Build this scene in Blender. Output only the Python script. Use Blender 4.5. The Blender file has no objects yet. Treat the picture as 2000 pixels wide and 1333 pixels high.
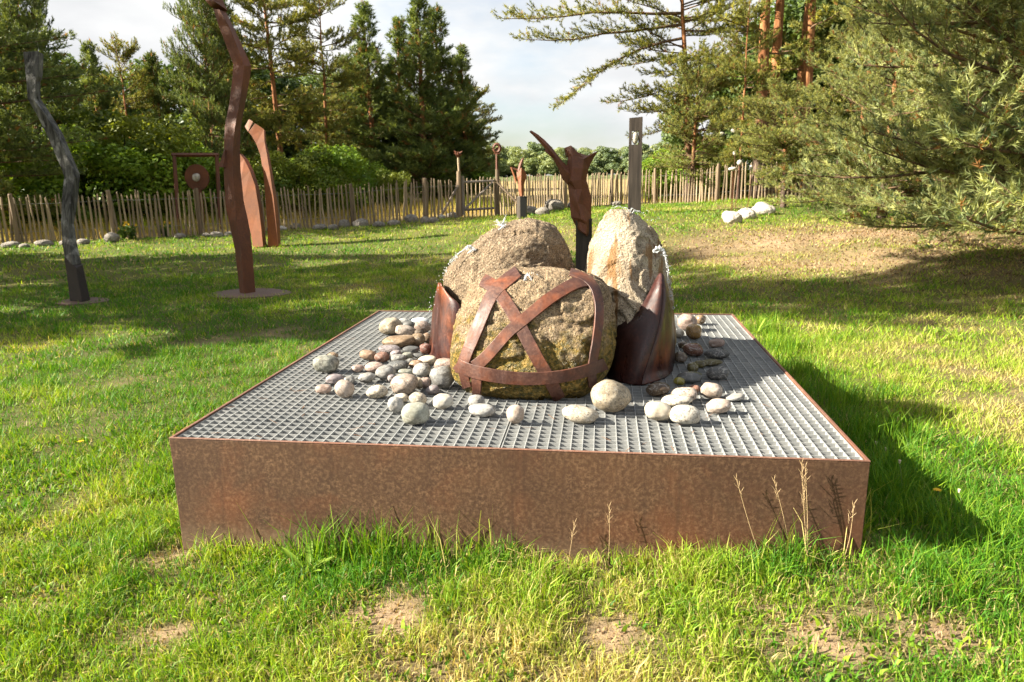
import bpy, bmesh, math, random
import numpy as np
from mathutils import Vector, Matrix
from mathutils.bvhtree import BVHTree

# ------------------------------------------------------------------ camera, sky, sun, exposure
SC = bpy.context.scene
COL = SC.collection
F_PX, PITCH, ROLL, YAW = 1403.29, 0.226275, -0.013111, 0.124837
CAM = np.array([0.41871, -2.84221, 1.68243])
_c, _s = math.cos(YAW), math.sin(YAW)
_fw = np.array([-_s * math.cos(PITCH), _c * math.cos(PITCH), -math.sin(PITCH)])
_r0 = np.array([_c, _s, 0.0]); _u0 = np.cross(_r0, _fw)
_r = math.cos(ROLL) * _r0 + math.sin(ROLL) * _u0
_u = math.cos(ROLL) * _u0 - math.sin(ROLL) * _r0
cam_d = bpy.data.cameras.new('camera'); cam = bpy.data.objects.new('camera', cam_d); COL.objects.link(cam)
m = Matrix.Identity(4)
for i in range(3):
    m[i][0], m[i][1], m[i][2], m[i][3] = _r[i], _u[i], -_fw[i], CAM[i]
cam.matrix_world = m
cam_d.sensor_width = 36.0
cam_d.lens = F_PX / 2000 * 36.0
cam_d.clip_start, cam_d.clip_end = 0.05, 3000
cam_d.dof.use_dof = True; cam_d.dof.focus_distance = 4.2; cam_d.dof.aperture_fstop = 5.0
SC.camera = cam

SUN_SHIFT = np.array([1.60, 0.37])            # ground shift of a shadow per metre of height
SUN_TO = np.array([-SUN_SHIFT[0], -SUN_SHIFT[1], 1.0]); SUN_TO /= np.linalg.norm(SUN_TO)
EL = math.asin(SUN_TO[2])
sl = bpy.data.lights.new('sun', 'SUN'); sl.energy = 5.0; sl.angle = math.radians(0.5); sl.color = (1.0, 0.92, 0.77)
so = bpy.data.objects.new('sun', sl); COL.objects.link(so)
so.rotation_euler = Vector(SUN_TO.tolist()).to_track_quat('Z', 'Y').to_euler()
so.location = (-20, -6, 14)

W = bpy.data.worlds.new('World'); SC.world = W; W.use_nodes = True
nt = W.node_tree; nt.nodes.clear()
o_ = nt.nodes.new('ShaderNodeOutputWorld'); b_ = nt.nodes.new('ShaderNodeBackground')
sky = nt.nodes.new('ShaderNodeTexSky'); sky.sky_type = 'NISHITA'; sky.sun_disc = False
sky.sun_elevation = EL; sky.sun_rotation = math.atan2(SUN_TO[0], SUN_TO[1])
sky.dust_density = 1.5; sky.ozone_density = 1.2
tc = nt.nodes.new('ShaderNodeTexCoord'); mp = nt.nodes.new('ShaderNodeMapping')
mp.inputs['Scale'].default_value = (1.0, 1.0, 2.6); mp.inputs['Location'].default_value = (0.3, 0.15, 0.1)
n1 = nt.nodes.new('ShaderNodeTexNoise'); n1.inputs['Scale'].default_value = 1.7; n1.inputs['Detail'].default_value = 8; n1.inputs['Roughness'].default_value = 0.55
cr = nt.nodes.new('ShaderNodeValToRGB'); cr.color_ramp.elements[0].position = 0.36; cr.color_ramp.elements[1].position = 0.52
n2 = nt.nodes.new('ShaderNodeTexNoise'); n2.inputs['Scale'].default_value = 3.1; n2.inputs['Detail'].default_value = 6
cc = nt.nodes.new('ShaderNodeValToRGB')
cc.color_ramp.elements[0].position = 0.40; cc.color_ramp.elements[0].color = (3.9, 3.97, 4.07, 1)
cc.color_ramp.elements[1].position = 0.60; cc.color_ramp.elements[1].color = (5.2, 5.2, 5.15, 1)
mx = nt.nodes.new('ShaderNodeMixRGB')
L = nt.links.new
L(tc.outputs['Generated'], mp.inputs['Vector']); L(mp.outputs['Vector'], n1.inputs['Vector']); L(mp.outputs['Vector'], n2.inputs['Vector'])
L(n1.outputs['Fac'], cr.inputs['Fac']); L(n2.outputs['Fac'], cc.inputs['Fac'])
L(cr.outputs['Color'], mx.inputs['Fac']); L(sky.outputs['Color'], mx.inputs['Color1']); L(cc.outputs['Color'], mx.inputs['Color2'])
L(mx.outputs['Color'], b_.inputs['Color']); b_.inputs['Strength'].default_value = 0.05
L(b_.outputs['Background'], o_.inputs['Surface'])

vs = SC.view_settings
vs.view_transform = 'Standard'; vs.look = 'None'; vs.exposure = 2.08; vs.gamma = 1.0; vs.use_curve_mapping = False
try:
    SC.cycles.use_denoising = True; SC.cycles.denoiser = 'OPENIMAGEDENOISE'
    SC.cycles.max_bounces = 5; SC.cycles.diffuse_bounces = 3; SC.cycles.transparent_max_bounces = 4; SC.cycles.transmission_bounces = 4
    SC.cycles.sample_clamp_indirect = 6.0; SC.cycles.use_adaptive_sampling = True; SC.cycles.adaptive_threshold = 0.02
except Exception:
    pass

# ------------------------------------------------------------------ helpers
RNG = np.random.default_rng(7)

def at(px, py, d):
    """point at photo pixel (2000 x 1333) and depth d in metres along the view axis"""
    return CAM + d * (_fw + (px - 1000) / F_PX * _r - (py - 666.5) / F_PX * _u)

def on_plane(px, py, z):
    v = _fw + (px - 1000) / F_PX * _r - (py - 666.5) / F_PX * _u
    return CAM + v * ((z - CAM[2]) / v[2])

def hsh(ix, iy, iz, seed):
    n = (ix.astype(np.int64) * 374761393 + iy.astype(np.int64) * 668265263 + iz.astype(np.int64) * 2147483647 + seed * 974711) & 0xffffffff
    n = ((n ^ (n >> 13)) * 1274126177) & 0xffffffff
    n = ((n ^ (n >> 16)) * 2246822519) & 0xffffffff
    return ((n ^ (n >> 15)) & 0xffffff) / float(0xffffff)

def vnoise(P, seed=0):
    P = np.asarray(P, float)
    i = np.floor(P).astype(np.int64); f = P - i; f = f * f * (3 - 2 * f)
    r = 0
    for dx in (0, 1):
        for dy in (0, 1):
            for dz in (0, 1):
                w = (f[:, 0] if dx else 1 - f[:, 0]) * (f[:, 1] if dy else 1 - f[:, 1]) * (f[:, 2] if dz else 1 - f[:, 2])
                r = r + w * hsh(i[:, 0] + dx, i[:, 1] + dy, i[:, 2] + dz, seed)
    return r

def fbm(P, scale, octaves=4, seed=0, gain=0.5):
    P = np.asarray(P, float) * scale; a, t, n = 1.0, 0.0, 0.0
    for k in range(octaves):
        t = t + a * (vnoise(P, seed + k * 17) - 0.5); n += a; a *= gain; P = P * 2.03 + 11.3
    return t / n

def fbm2(x, y, scale, octaves=3, seed=0):
    return fbm(np.stack([x, y, np.zeros_like(x) + 0.37], -1), scale, octaves, seed)

def mesh_np(name, V, F, cols=None, smooth=False):
    """mesh from arrays: F is an (n,k) index array"""
    V = np.ascontiguousarray(V, np.float32); F = np.ascontiguousarray(F, np.int32)
    me = bpy.data.meshes.new(name)
    n, k = F.shape
    me.vertices.add(len(V)); me.vertices.foreach_set('co', V.ravel())
    me.loops.add(n * k); me.loops.foreach_set('vertex_index', F.ravel())
    me.polygons.add(n); me.polygons.foreach_set('loop_start', np.arange(0, n * k, k, dtype=np.int32))
    try:
        me.polygons.foreach_set('loop_total', np.full(n, k, np.int32))
    except Exception:
        pass
    if smooth:
        me.polygons.foreach_set('use_smooth', np.ones(n, bool))
    me.update(calc_edges=True)
    if cols is not None:
        a = me.attributes.new('Col', 'FLOAT_COLOR', 'POINT')
        c = np.ones((len(V), 4), np.float32); c[:, :cols.shape[1]] = cols
        a.data.foreach_set('color', c.ravel())
    return me

def mesh_py(name, V, F, smooth=False):
    me = bpy.data.meshes.new(name); me.from_pydata([tuple(map(float, v)) for v in V], [], [tuple(map(int, f)) for f in F])
    if smooth:
        for p in me.polygons: p.use_smooth = True
    me.update(); return me

def obj(name, me, mat=None, parent=None, loc=None):
    o = bpy.data.objects.new(name, me); COL.objects.link(o)
    if mat is not None and me is not None and not me.materials: me.materials.append(mat)
    if parent is not None: o.parent = parent
    if loc is not None: o.location = [float(v) for v in loc]
    return o

def tag(o, label, cat, group=None):
    o['label'] = label; o['category'] = cat
    if group: o['group'] = group
    return o

def thing(name, loc, label, cat, group=None, rz=0.0):
    o = bpy.data.objects.new(name, None); COL.objects.link(o)
    o.empty_display_size = 0.1
    o.location = [float(v) for v in loc]; o.rotation_euler = (0, 0, rz)
    return tag(o, label, cat, group)

class MB:
    """collects boxes, tubes and lofts; build() links them as one mesh"""
    def __init__(s): s.v = []; s.f = []
    def add(s, V, F):
        k = len(s.v); s.v += [tuple(map(float, p)) for p in V]; s.f += [tuple(int(i) + k for i in q) for q in F]; return s
    def box(s, x0, x1, y0, y1, z0, z1):
        return s.add([(x0,y0,z0),(x1,y0,z0),(x1,y1,z0),(x0,y1,z0),(x0,y0,z1),(x1,y0,z1),(x1,y1,z1),(x0,y1,z1)],
                     [(3,2,1,0),(4,5,6,7),(0,1,5,4),(1,2,6,5),(2,3,7,6),(3,0,4,7)])
    def tube(s, pts, radii, n=7, cap=True):
        V, F = tube_arrays(pts, radii, n); F = [tuple(q) for q in F]
        if cap:
            F += [tuple(range(n))[::-1], tuple(range(len(V) - n, len(V)))]
        return s.add(V, F)
    def rings(s, R):
        """loft closed rings (all the same vertex count), capped"""
        n = len(R[0]); V = [p for r in R for p in r]; F = []
        for i in range(len(R) - 1):
            for j in range(n):
                F.append((i*n+j, i*n+(j+1)%n, (i+1)*n+(j+1)%n, (i+1)*n+j))
        F += [tuple(range(n))[::-1], tuple(range(len(V) - n, len(V)))]
        return s.add(V, F)
    def build(s, name, mat, parent=None, origin=None, smooth=False, bevel=0.0, loc=None):
        V = np.array(s.v, float)
        if origin is not None: V = V - np.array(origin, float)
        me = mesh_py(name, V, s.f, smooth)
        o = obj(name, me, mat, parent, loc)
        if bevel > 0:
            b = o.modifiers.new('bevel', 'BEVEL'); b.width = bevel; b.segments = 2; b.limit_method = 'ANGLE'; b.angle_limit = 0.5
        return o

def tube_arrays(pts, radii, n=7):
    pts = np.asarray(pts, float); radii = np.broadcast_to(np.asarray(radii, float), (len(pts),))
    T = np.gradient(pts, axis=0); T /= np.linalg.norm(T, axis=1, keepdims=True) + 1e-9
    ref = np.array([0.0, 0.0, 1.0]) if abs(T[:, 2]).mean() < 0.8 else np.array([1.0, 0.0, 0.0])
    A = np.cross(T, ref); A /= np.linalg.norm(A, axis=1, keepdims=True) + 1e-9
    B = np.cross(T, A)
    th = np.arange(n) * 2 * math.pi / n
    V = pts[:, None, :] + radii[:, None, None] * (np.cos(th)[None, :, None] * A[:, None, :] + np.sin(th)[None, :, None] * B[:, None, :])
    m_ = len(pts); i = np.arange(m_ - 1)[:, None] * n; j = np.arange(n)[None, :]; j2 = (j + 1) % n
    F = np.stack([i + j, i + j2, i + n + j2, i + n + j], -1).reshape(-1, 4)
    return V.reshape(-1, 3), F

ORD = ['first','second','third','fourth','fifth','sixth','seventh','eighth','ninth','tenth','eleventh','twelfth','thirteenth','fourteenth',
       'fifteenth','sixteenth','seventeenth','eighteenth','nineteenth','twentieth','twenty-first','twenty-second','twenty-third','twenty-fourth',
       'twenty-fifth','twenty-sixth','twenty-seventh','twenty-eighth','twenty-ninth','thirtieth']

# ------------------------------------------------------------------ materials
class NT:
    def __init__(s, name):
        s.m = bpy.data.materials.new(name); s.m.use_nodes = True; s.t = s.m.node_tree
        s.p = s.t.nodes['Principled BSDF']; s.out = s.t.nodes['Material Output']
    def n(s, typ, **kw):
        x = s.t.nodes.new('ShaderNode' + typ)
        for k, v in kw.items():
            if k in x.inputs: x.inputs[k].default_value = v
            else: setattr(x, k, v)
        return x
    def l(s, a, b): s.t.links.new(a, b)
    def coord(s, kind='Object'):
        return s.n('TexCoord').outputs[kind]
    def noise(s, vec, scale, detail=4, rough=0.55, dist=0.0):
        x = s.n('TexNoise', Scale=scale, Detail=detail, Roughness=rough, Distortion=dist); s.l(vec, x.inputs['Vector']); return x.outputs['Fac']
    def vor(s, vec, scale, feature='F1', out='Distance'):
        x = s.n('TexVoronoi', Scale=scale); x.feature = feature; s.l(vec, x.inputs['Vector']); return x.outputs[out]
    def ramp(s, fac, stops, interp='LINEAR'):
        x = s.n('ValToRGB'); e = x.color_ramp.elements; x.color_ramp.interpolation = interp
        while len(e) < len(stops): e.new(0.5)
        for k, (p, c) in enumerate(stops):
            e[k].position = p; e[k].color = (c, c, c, 1) if not isinstance(c, tuple) else (c[0], c[1], c[2], 1)
        s.l(fac, x.inputs['Fac']); return x.outputs['Color']
    def mix(s, fac, a, b, mode='MIX'):
        x = s.n('MixRGB'); x.blend_type = mode
        for sock, v in ((x.inputs['Fac'], fac), (x.inputs['Color1'], a), (x.inputs['Color2'], b)):
            if isinstance(v, (int, float)): sock.default_value = v if sock.type == 'VALUE' else (v, v, v, 1)
            elif isinstance(v, tuple): sock.default_value = (v[0], v[1], v[2], 1)
            else: s.l(v, sock)
        return x.outputs['Color']
    def math(s, op, a, b=0.0, clamp=False):
        x = s.n('Math'); x.operation = op; x.use_clamp = clamp
        for k, v in ((0, a), (1, b)):
            if isinstance(v, (int, float)): x.inputs[k].default_value = v
            else: s.l(v, x.inputs[k])
        return x.outputs[0]
    def sep(s, vec):
        x = s.n('SeparateXYZ'); s.l(vec, x.inputs[0]); return x.outputs
    def mapping(s, vec, scale=(1,1,1), loc=(0,0,0), rot=(0,0,0)):
        x = s.n('Mapping'); x.inputs['Scale'].default_value = scale; x.inputs['Location'].default_value = loc; x.inputs['Rotation'].default_value = rot
        s.l(vec, x.inputs['Vector']); return x.outputs[0]
    def bump(s, h, strength=0.5, dist=0.01, normal=None):
        x = s.n('Bump', Strength=strength, Distance=dist); s.l(h, x.inputs['Height'])
        if normal is not None: s.l(normal, x.inputs['Normal'])
        return x.outputs[0]
    def fin(s, color=None, rough=None, normal=None, spec=None, metal=None, coat=None):
        P = s.p.inputs
        for key, v in (('Base Color', color), ('Roughness', rough), ('Normal', normal), ('Specular IOR Level', spec), ('Metallic', metal), ('Coat Weight', coat)):
            if v is None: continue
            if isinstance(v, (int, float)): P[key].default_value = v
            elif isinstance(v, tuple): P[key].default_value = (v[0], v[1], v[2], 1)
            else: s.l(v, P[key])
        return s.m

def mat_corten(name, base, light, dark, orange=0.3, rough=(0.55, 0.85), wet=0.0, scale=1.0, streak=True, splash=False):
    k = NT(name); c = k.coord()
    geo = k.n('NewGeometry')
    c = geo.outputs['Position']
    a = k.noise(c, 3.4 * scale, 8, 0.72); b = k.noise(c, 58 * min(scale, 1.2), 7, 0.75); d = k.noise(c, 2.2 * scale, 4, 0.6, 0.4)
    col = k.mix(k.ramp(a, [(0.3, 0.0), (0.7, 1.0)]), base, dark)
    col = k.mix(k.math('MULTIPLY', k.ramp(b, [(0.46, 0.0), (0.61, 1.0)]), k.math('MULTIPLY', k.ramp(k.noise(c, 14 * scale, 4, 0.7), [(0.3, 0.25), (0.7, 1.0)]), 0.8)), col, light)
    col = k.mix(k.math('MULTIPLY', k.ramp(d, [(0.5, 0.0), (0.7, 1.0)]), orange), col, (0.33, 0.085, 0.02))
    pt = k.noise(k.mapping(c, (1.1, 1.1, 1.6)), scale, 5, 0.6, 0.8)
    col = k.mix(k.math('MULTIPLY', k.ramp(pt, [(0.42, 0.0), (0.62, 1.0)]), 0.55), col, dark)
    if streak:
        st = k.noise(k.mapping(c, (30, 30, 1.1)), 1.0, 4, 0.65)
        col = k.mix(k.math('MULTIPLY', k.ramp(st, [(0.52, 0.0), (0.70, 1.0)]), 0.45), col, dark)
    if splash:   # dusty soil thrown up by rain along the foot
        zz = k.math('ADD', k.math('DIVIDE', k.math('SUBTRACT', 0.20, k.sep(c)[2]), 0.16), k.math('MULTIPLY', k.math('SUBTRACT', k.noise(c, 16, 5, 0.7), 0.5), 1.6))
        col = k.mix(k.math('MULTIPLY', k.ramp(zz, [(0.3, 0.0), (0.9, 1.0)]), 0.5), col, (0.20, 0.135, 0.08))
    r = k.math('ADD', k.math('MULTIPLY', b, rough[1] - rough[0]), rough[0])
    if wet > 0:
        wn = k.ramp(k.noise(k.mapping(c, (12, 12, 2.5)), 1.0, 4, 0.6), [(0.38, 0.0), (0.62, 1.0)])
        r = k.mix(k.math('MULTIPLY', wn, wet), r, 0.12)
        col = k.mix(k.math('MULTIPLY', wn, wet * 0.55), col, dark)
    nrm = k.bump(k.math('ADD', b, k.math('MULTIPLY', a, 0.5)), 0.35, 0.004)
    return k.fin(col, r, nrm, 0.45)

def mat_granite(name, c1, c2, c3, scale=1.0, moss=None, bump=0.8, stain=None):
    """coarse speckled granite with pits; moss: (z_low, z_high) band over which green-gold algae clings"""
    k = NT(name); c = k.n('NewGeometry').outputs['Position']
    big = k.noise(c, 4 * scale, 5, 0.6); mid = k.noise(c, 26 * scale, 5, 0.7); fine = k.noise(c, 120 * scale, 4, 0.7)
    col = k.mix(k.ramp(big, [(0.32, 0.0), (0.68, 1.0)]), c1, c2)
    col = k.mix(k.ramp(mid, [(0.50, 0.0), (0.64, 1.0)]), col, c3)
    col = k.mix(k.math('MULTIPLY', k.ramp(fine, [(0.52, 0.0), (0.60, 1.0)]), 0.8), col, (0.06, 0.045, 0.03))
    col = k.mix(k.math('MULTIPLY', k.ramp(fine, [(0.34, 1.0), (0.42, 0.0)]), 0.6), col, (0.62, 0.56, 0.46))
    bl = k.noise(k.mapping(c, (1, 1, 1), (4, 2, 7)), 10 * scale, 6, 0.7)
    col = k.mix(k.math('MULTIPLY', k.ramp(bl, [(0.52, 0.0), (0.66, 1.0)]), 0.55), col, (0.085, 0.06, 0.04))
    rough = 0.85
    if stain:
        st = k.ramp(k.noise(k.mapping(c, (16, 5, 1.3), (0.35, 0, 0)), 1.0, 4, 0.5, 0.2), [(0.57, 0.0), (0.63, 1.0)])
        col = k.mix(k.math('MULTIPLY', st, 0.8), col, stain)
    if moss:
        z = k.sep(c)[2]
        w = k.math('DIVIDE', k.math('SUBTRACT', moss[1], z), moss[1] - moss[0], True)
        w = k.math('ADD', w, k.math('MULTIPLY', k.math('SUBTRACT', k.noise(c, 7, 5, 0.65), 0.5), 1.5))
        w = k.ramp(w, [(0.42, 0.0), (0.62, 1.0)])
        mc = k.ramp(k.noise(c, 45, 5, 0.75), [(0.32, (0.022, 0.022, 0.006)), (0.45, (0.10, 0.088, 0.015)), (0.56, (0.30, 0.19, 0.035)), (0.70, (0.52, 0.37, 0.13))])
        col = k.mix(k.math('MULTIPLY', w, 0.92), col, mc)
        rough = k.mix(w, 0.85, 0.38)
    h = k.math('ADD', k.math('MULTIPLY', mid, 1.0), k.math('MULTIPLY', fine, 0.55))
    h = k.math('ADD', h, k.math('MULTIPLY', k.vor(c, 60 * scale), 0.4))
    return k.fin(col, rough, k.bump(h, bump, 0.035), 0.3)

def mat_pebble(name='pebble_stone', rough=0.62):
    k = NT(name); oi = k.n('ObjectInfo'); c = k.coord('Object')
    c = k.n('VectorMath', operation='ADD').outputs[0] if False else c
    addv = k.n('VectorMath'); addv.operation = 'ADD'; k.l(c, addv.inputs[0])
    rv = k.n('CombineXYZ')
    for i in range(3): k.l(k.math('MULTIPLY', oi.outputs['Random'], 9.0 + 5 * i), rv.inputs[i])
    k.l(rv.outputs[0], addv.inputs[1]); c = addv.outputs[0]
    base = oi.outputs['Color']; al = oi.outputs['Alpha']
    big = k.noise(c, 18, 4, 0.6, 0.5)
    col = k.mix(k.ramp(big, [(0.35, 0.0), (0.65, 0.75)]), base, k.mix(1.0, base, (0.55, 0.48, 0.41), 'MULTIPLY'))
    sp = k.noise(c, 85, 5, 0.8)
    col = k.mix(k.math('MULTIPLY', k.ramp(sp, [(0.52, 0.0), (0.58, 1.0)]), k.math('MULTIPLY', al, 0.95)), col, (0.05, 0.045, 0.04))
    sp2 = k.noise(k.mapping(c, loc=(3, 1, 2)), 60, 5, 0.8)
    col = k.mix(k.math('MULTIPLY', k.ramp(sp2, [(0.56, 0.0), (0.64, 1.0)]), k.math('MULTIPLY', al, 0.55)), col, (0.62, 0.58, 0.52))
    vein = k.ramp(k.noise(c, 9, 2, 0.5, 1.2), [(0.485, 0.0), (0.50, 1.0), (0.515, 0.0)])
    col = k.mix(k.math('MULTIPLY', vein, 0.35), col, (0.60, 0.57, 0.52))
    return k.fin(col, rough, k.bump(k.math('ADD', k.noise(c, 90, 4, 0.7), k.math('MULTIPLY', big, 1.2)), 0.35, 0.003), 0.35)

def mat_leaf(name, tint=(1, 1, 1), trans=0.35, rough=0.6, spec=0.25):
    """leaf or blade coloured by its own colour attribute, lets some light through"""
    k = NT(name); a = k.n('Attribute'); a.attribute_name = 'Col'
    col = k.mix(1.0, a.outputs['Color'], tint, 'MULTIPLY')
    k.fin(col, rough, None, spec)
    tr = k.n('BsdfTranslucent'); k.l(k.mix(1.0, col, (1.25, 1.15, 0.5), 'MULTIPLY'), tr.inputs['Color'])
    ms = k.n('MixShader'); ms.inputs[0].default_value = trans
    k.l(k.p.outputs[0], ms.inputs[1]); k.l(tr.outputs[0], ms.inputs[2]); k.l(ms.outputs[0], k.out.inputs['Surface'])
    return k.m

def mat_wood(name, c1, c2, scale=1.0, rough=0.8, axis=2):
    k = NT(name); c = k.coord('Object'); sc = [22 * scale, 22 * scale, 22 * scale]; sc[axis] = 1.6 * scale
    oi = k.n('ObjectInfo')
    cv = k.n('VectorMath'); cv.operation = 'ADD'; k.l(c, cv.inputs[0]); rv = k.n('CombineXYZ'); k.l(k.math('MULTIPLY', oi.outputs['Random'], 40.0), rv.inputs[0]); k.l(rv.outputs[0], cv.inputs[1])
    g = k.noise(k.mapping(cv.outputs[0], tuple(sc)), 1.0, 5, 0.65, 0.3); b = k.noise(c, 3 * scale, 3)
    col = k.mix(k.ramp(g, [(0.30, 0.0), (0.68, 1.0)]), c1, c2)
    col = k.mix(k.math('MULTIPLY', b, 0.35), col, k.mix(1.0, col, (0.45, 0.42, 0.38), 'MULTIPLY'))
    hsv = k.n('HueSaturation'); k.l(k.math('ADD', k.math('MULTIPLY', oi.outputs['Random'], 0.55), 0.72), hsv.inputs['Value']); k.l(col, hsv.inputs['Color'])
    return k.fin(hsv.outputs[0], rough, k.bump(g, 0.5, 0.006), 0.25)

M = {}
M['box'] = mat_corten('weathered_steel_box', (0.098, 0.045, 0.020), (0.26, 0.148, 0.080), (0.046, 0.020, 0.010), 0.22, (0.6, 0.9), splash=True)
M['rim'] = mat_corten('weathered_steel_rim', (0.20, 0.095, 0.060), (0.34, 0.20, 0.145), (0.10, 0.045, 0.028), 0.3, (0.5, 0.8), streak=False)
M['strap'] = mat_corten('wet_strap_steel', (0.105, 0.038, 0.022), (0.20, 0.095, 0.06), (0.040, 0.014, 0.010), 0.6, (0.5, 0.85), wet=0.5, scale=2.6)
M['leafsteel'] = mat_corten('wet_leaf_steel', (0.055, 0.015, 0.012), (0.13, 0.042, 0.028), (0.016, 0.006, 0.006), 0.55, (0.4, 0.75), wet=0.7, scale=2.0)
M['rust'] = mat_corten('rusted_sculpture_steel', (0.130, 0.036, 0.010), (0.20, 0.066, 0.022), (0.060, 0.019, 0.007), 0.25, (0.5, 0.8), scale=0.6)
M['rust_orange'] = mat_corten('orange_rusted_steel', (0.24, 0.066, 0.008), (0.29, 0.095, 0.014), (0.12, 0.034, 0.008), 0.7, (0.5, 0.8), scale=0.5)
M['rust_cut'] = mat_corten('bright_cut_steel', (0.50, 0.28, 0.20), (0.55, 0.35, 0.27), (0.35, 0.17, 0.11), 0.2, (0.4, 0.6), scale=0.5, streak=False)
M['shoe'] = mat_corten('dark_steel_shoe', (0.022, 0.014, 0.012), (0.05, 0.03, 0.024), (0.012, 0.008, 0.007), 0.03, (0.5, 0.8))
M['plate'] = mat_corten('dusty_base_plate', (0.16, 0.10, 0.075), (0.24, 0.16, 0.12), (0.10, 0.06, 0.045), 0.15, (0.6, 0.9), streak=False)
M['granite_front'] = mat_granite('strapped_granite', (0.36, 0.255, 0.15), (0.22, 0.15, 0.085), (0.47, 0.35, 0.21), 1.0, (0.58, 1.18), 1.0)
M['granite_left'] = mat_granite('brown_granite', (0.31, 0.225, 0.14), (0.17, 0.115, 0.068), (0.42, 0.32, 0.205), 1.0, (0.45, 0.95), 1.0)
M['granite_right'] = mat_granite('pale_granite', (0.66, 0.57, 0.43), (0.33, 0.24, 0.15), (0.54, 0.45, 0.33), 1.0, (0.40, 0.98), 1.0, (0.26, 0.125, 0.035))
M['fieldstone'] = mat_granite('fieldstone', (0.30, 0.27, 0.23), (0.17, 0.155, 0.135), (0.36, 0.32, 0.27), 0.8, None, 0.8)
M['whitestone'] = mat_granite('pale_fieldstone', (0.58, 0.54, 0.47), (0.48, 0.43, 0.36), (0.64, 0.60, 0.53), 0.6, None, 0.5)
M['pebble'] = mat_pebble(); M['pebble_wet'] = mat_pebble('wet_pebble_stone', 0.16)
k = NT('galvanised_steel'); c = k.n('NewGeometry').outputs['Position']
k.fin(k.ramp(k.noise(c, 14, 5, 0.7), [(0.3, (0.22, 0.23, 0.23)), (0.7, (0.38, 0.38, 0.365))]), k.ramp(k.noise(c, 50, 3), [(0.3, 0.42), (0.7, 0.65)]), None, 0.5, 0.12); M['galv'] = k.m
k = NT('dark_basin'); M['basin'] = k.fin((0.012, 0.014, 0.015), 0.35, None, 0.4)
M['pale'] = mat_wood('split_chestnut', (0.42, 0.33, 0.22), (0.20, 0.145, 0.09), 1.0)
M['postwood'] = mat_wood('fence_post_wood', (0.30, 0.225, 0.15), (0.15, 0.105, 0.07), 1.0)
M['greywood'] = mat_wood('grey_weathered_wood', (0.32, 0.27, 0.235), (0.17, 0.14, 0.12), 0.8)
M['slabwood'] = mat_wood('dark_slab_wood', (0.095, 0.075, 0.062), (0.028, 0.023, 0.02), 0.5)
k = NT('charred_wood'); c = k.coord('Object')
g = k.noise(k.mapping(c, (14, 14, 2.2)), 1.0, 6, 0.7, 0.6); g2 = k.noise(c, 5, 4, 0.6)
col = k.mix(k.ramp(g, [(0.40, 0.0), (0.66, 1.0)]), (0.018, 0.017, 0.016), (0.15, 0.145, 0.13))
col = k.mix(k.ramp(g2, [(0.56, 0.0), (0.70, 0.8)]), col, (0.34, 0.33, 0.31))
M['charred'] = k.fin(col, 0.75, k.bump(g, 0.7, 0.012), 0.3)
k = NT('black_plinth'); M['black'] = k.fin((0.012, 0.012, 0.012), 0.5, None, 0.3)
k = NT('wire'); M['wire'] = k.fin((0.30, 0.29, 0.27), 0.5, None, 0.5, 0.6)
k = NT('sprayed_water')
k.fin((0.92, 0.95, 0.97), 0.08, None, 0.5); k.p.inputs['Transmission Weight'].default_value = 0.6; k.p.inputs['IOR'].default_value = 1.33
M['water'] = k.m
M['grass'] = mat_leaf('grass_blade', trans=0.35, rough=0.55)
M['needle'] = mat_leaf('pine_needle', trans=0.35, rough=0.5, spec=0.3)
M['leaf'] = mat_leaf('broad_leaf', trans=0.35, rough=0.5, spec=0.3)
k = NT('scots_pine_bark'); c = k.coord('Object'); z = k.sep(c)[2]
n_ = k.noise(k.mapping(c, (9, 9, 2.5)), 1.0, 5, 0.7, 0.4)
hz = k.ramp(k.math('ADD', k.math('DIVIDE', z, 9.0), k.math('MULTIPLY', k.math('SUBTRACT', n_, 0.5), 0.25)), [(0.20, 0.0), (0.42, 1.0)])
col = k.mix(hz, k.mix(k.ramp(n_, [(0.4, 0.0), (0.62, 1.0)]), (0.055, 0.038, 0.028), (0.15, 0.105, 0.08)), k.mix(k.ramp(n_, [(0.4, 0.0), (0.62, 1.0)]), (0.17, 0.065, 0.026), (0.36, 0.17, 0.075)))
M['bark'] = k.fin(col, 0.9, k.bump(n_, 0.8, 0.03), 0.15)
k = NT('twig_bark'); c = k.coord('Object'); n_ = k.noise(c, 12, 4)
M['twig'] = k.fin(k.ramp(n_, [(0.35, (0.06, 0.040, 0.028)), (0.65, (0.20, 0.125, 0.07))]), 0.9, None, 0.15)
k = NT('dark_bark'); c = k.coord('Object'); n_ = k.noise(k.mapping(c, (8, 8, 2)), 1.0, 4)
M['darkbark'] = k.fin(k.ramp(n_, [(0.35, (0.025, 0.020, 0.016)), (0.65, (0.09, 0.07, 0.055))]), 0.9, None, 0.15)
def mat_plain(name, c, rough=0.6):
    k = NT(name); n = k.noise(k.coord(), 40, 3); return k.fin(k.mix(k.math('MULTIPLY', n, 0.4), c, tuple(x * 0.6 for x in c)), rough, None, 0.3)
M['yellow'] = mat_plain('yellow_petals', (0.80, 0.48, 0.02))
M['seedhead'] = mat_plain('pale_seed_head', (0.62, 0.52, 0.38))
M['stem'] = mat_plain('green_stem', (0.12, 0.17, 0.04))
M['straw'] = mat_plain('dry_stalk', (0.45, 0.32, 0.17))
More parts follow.
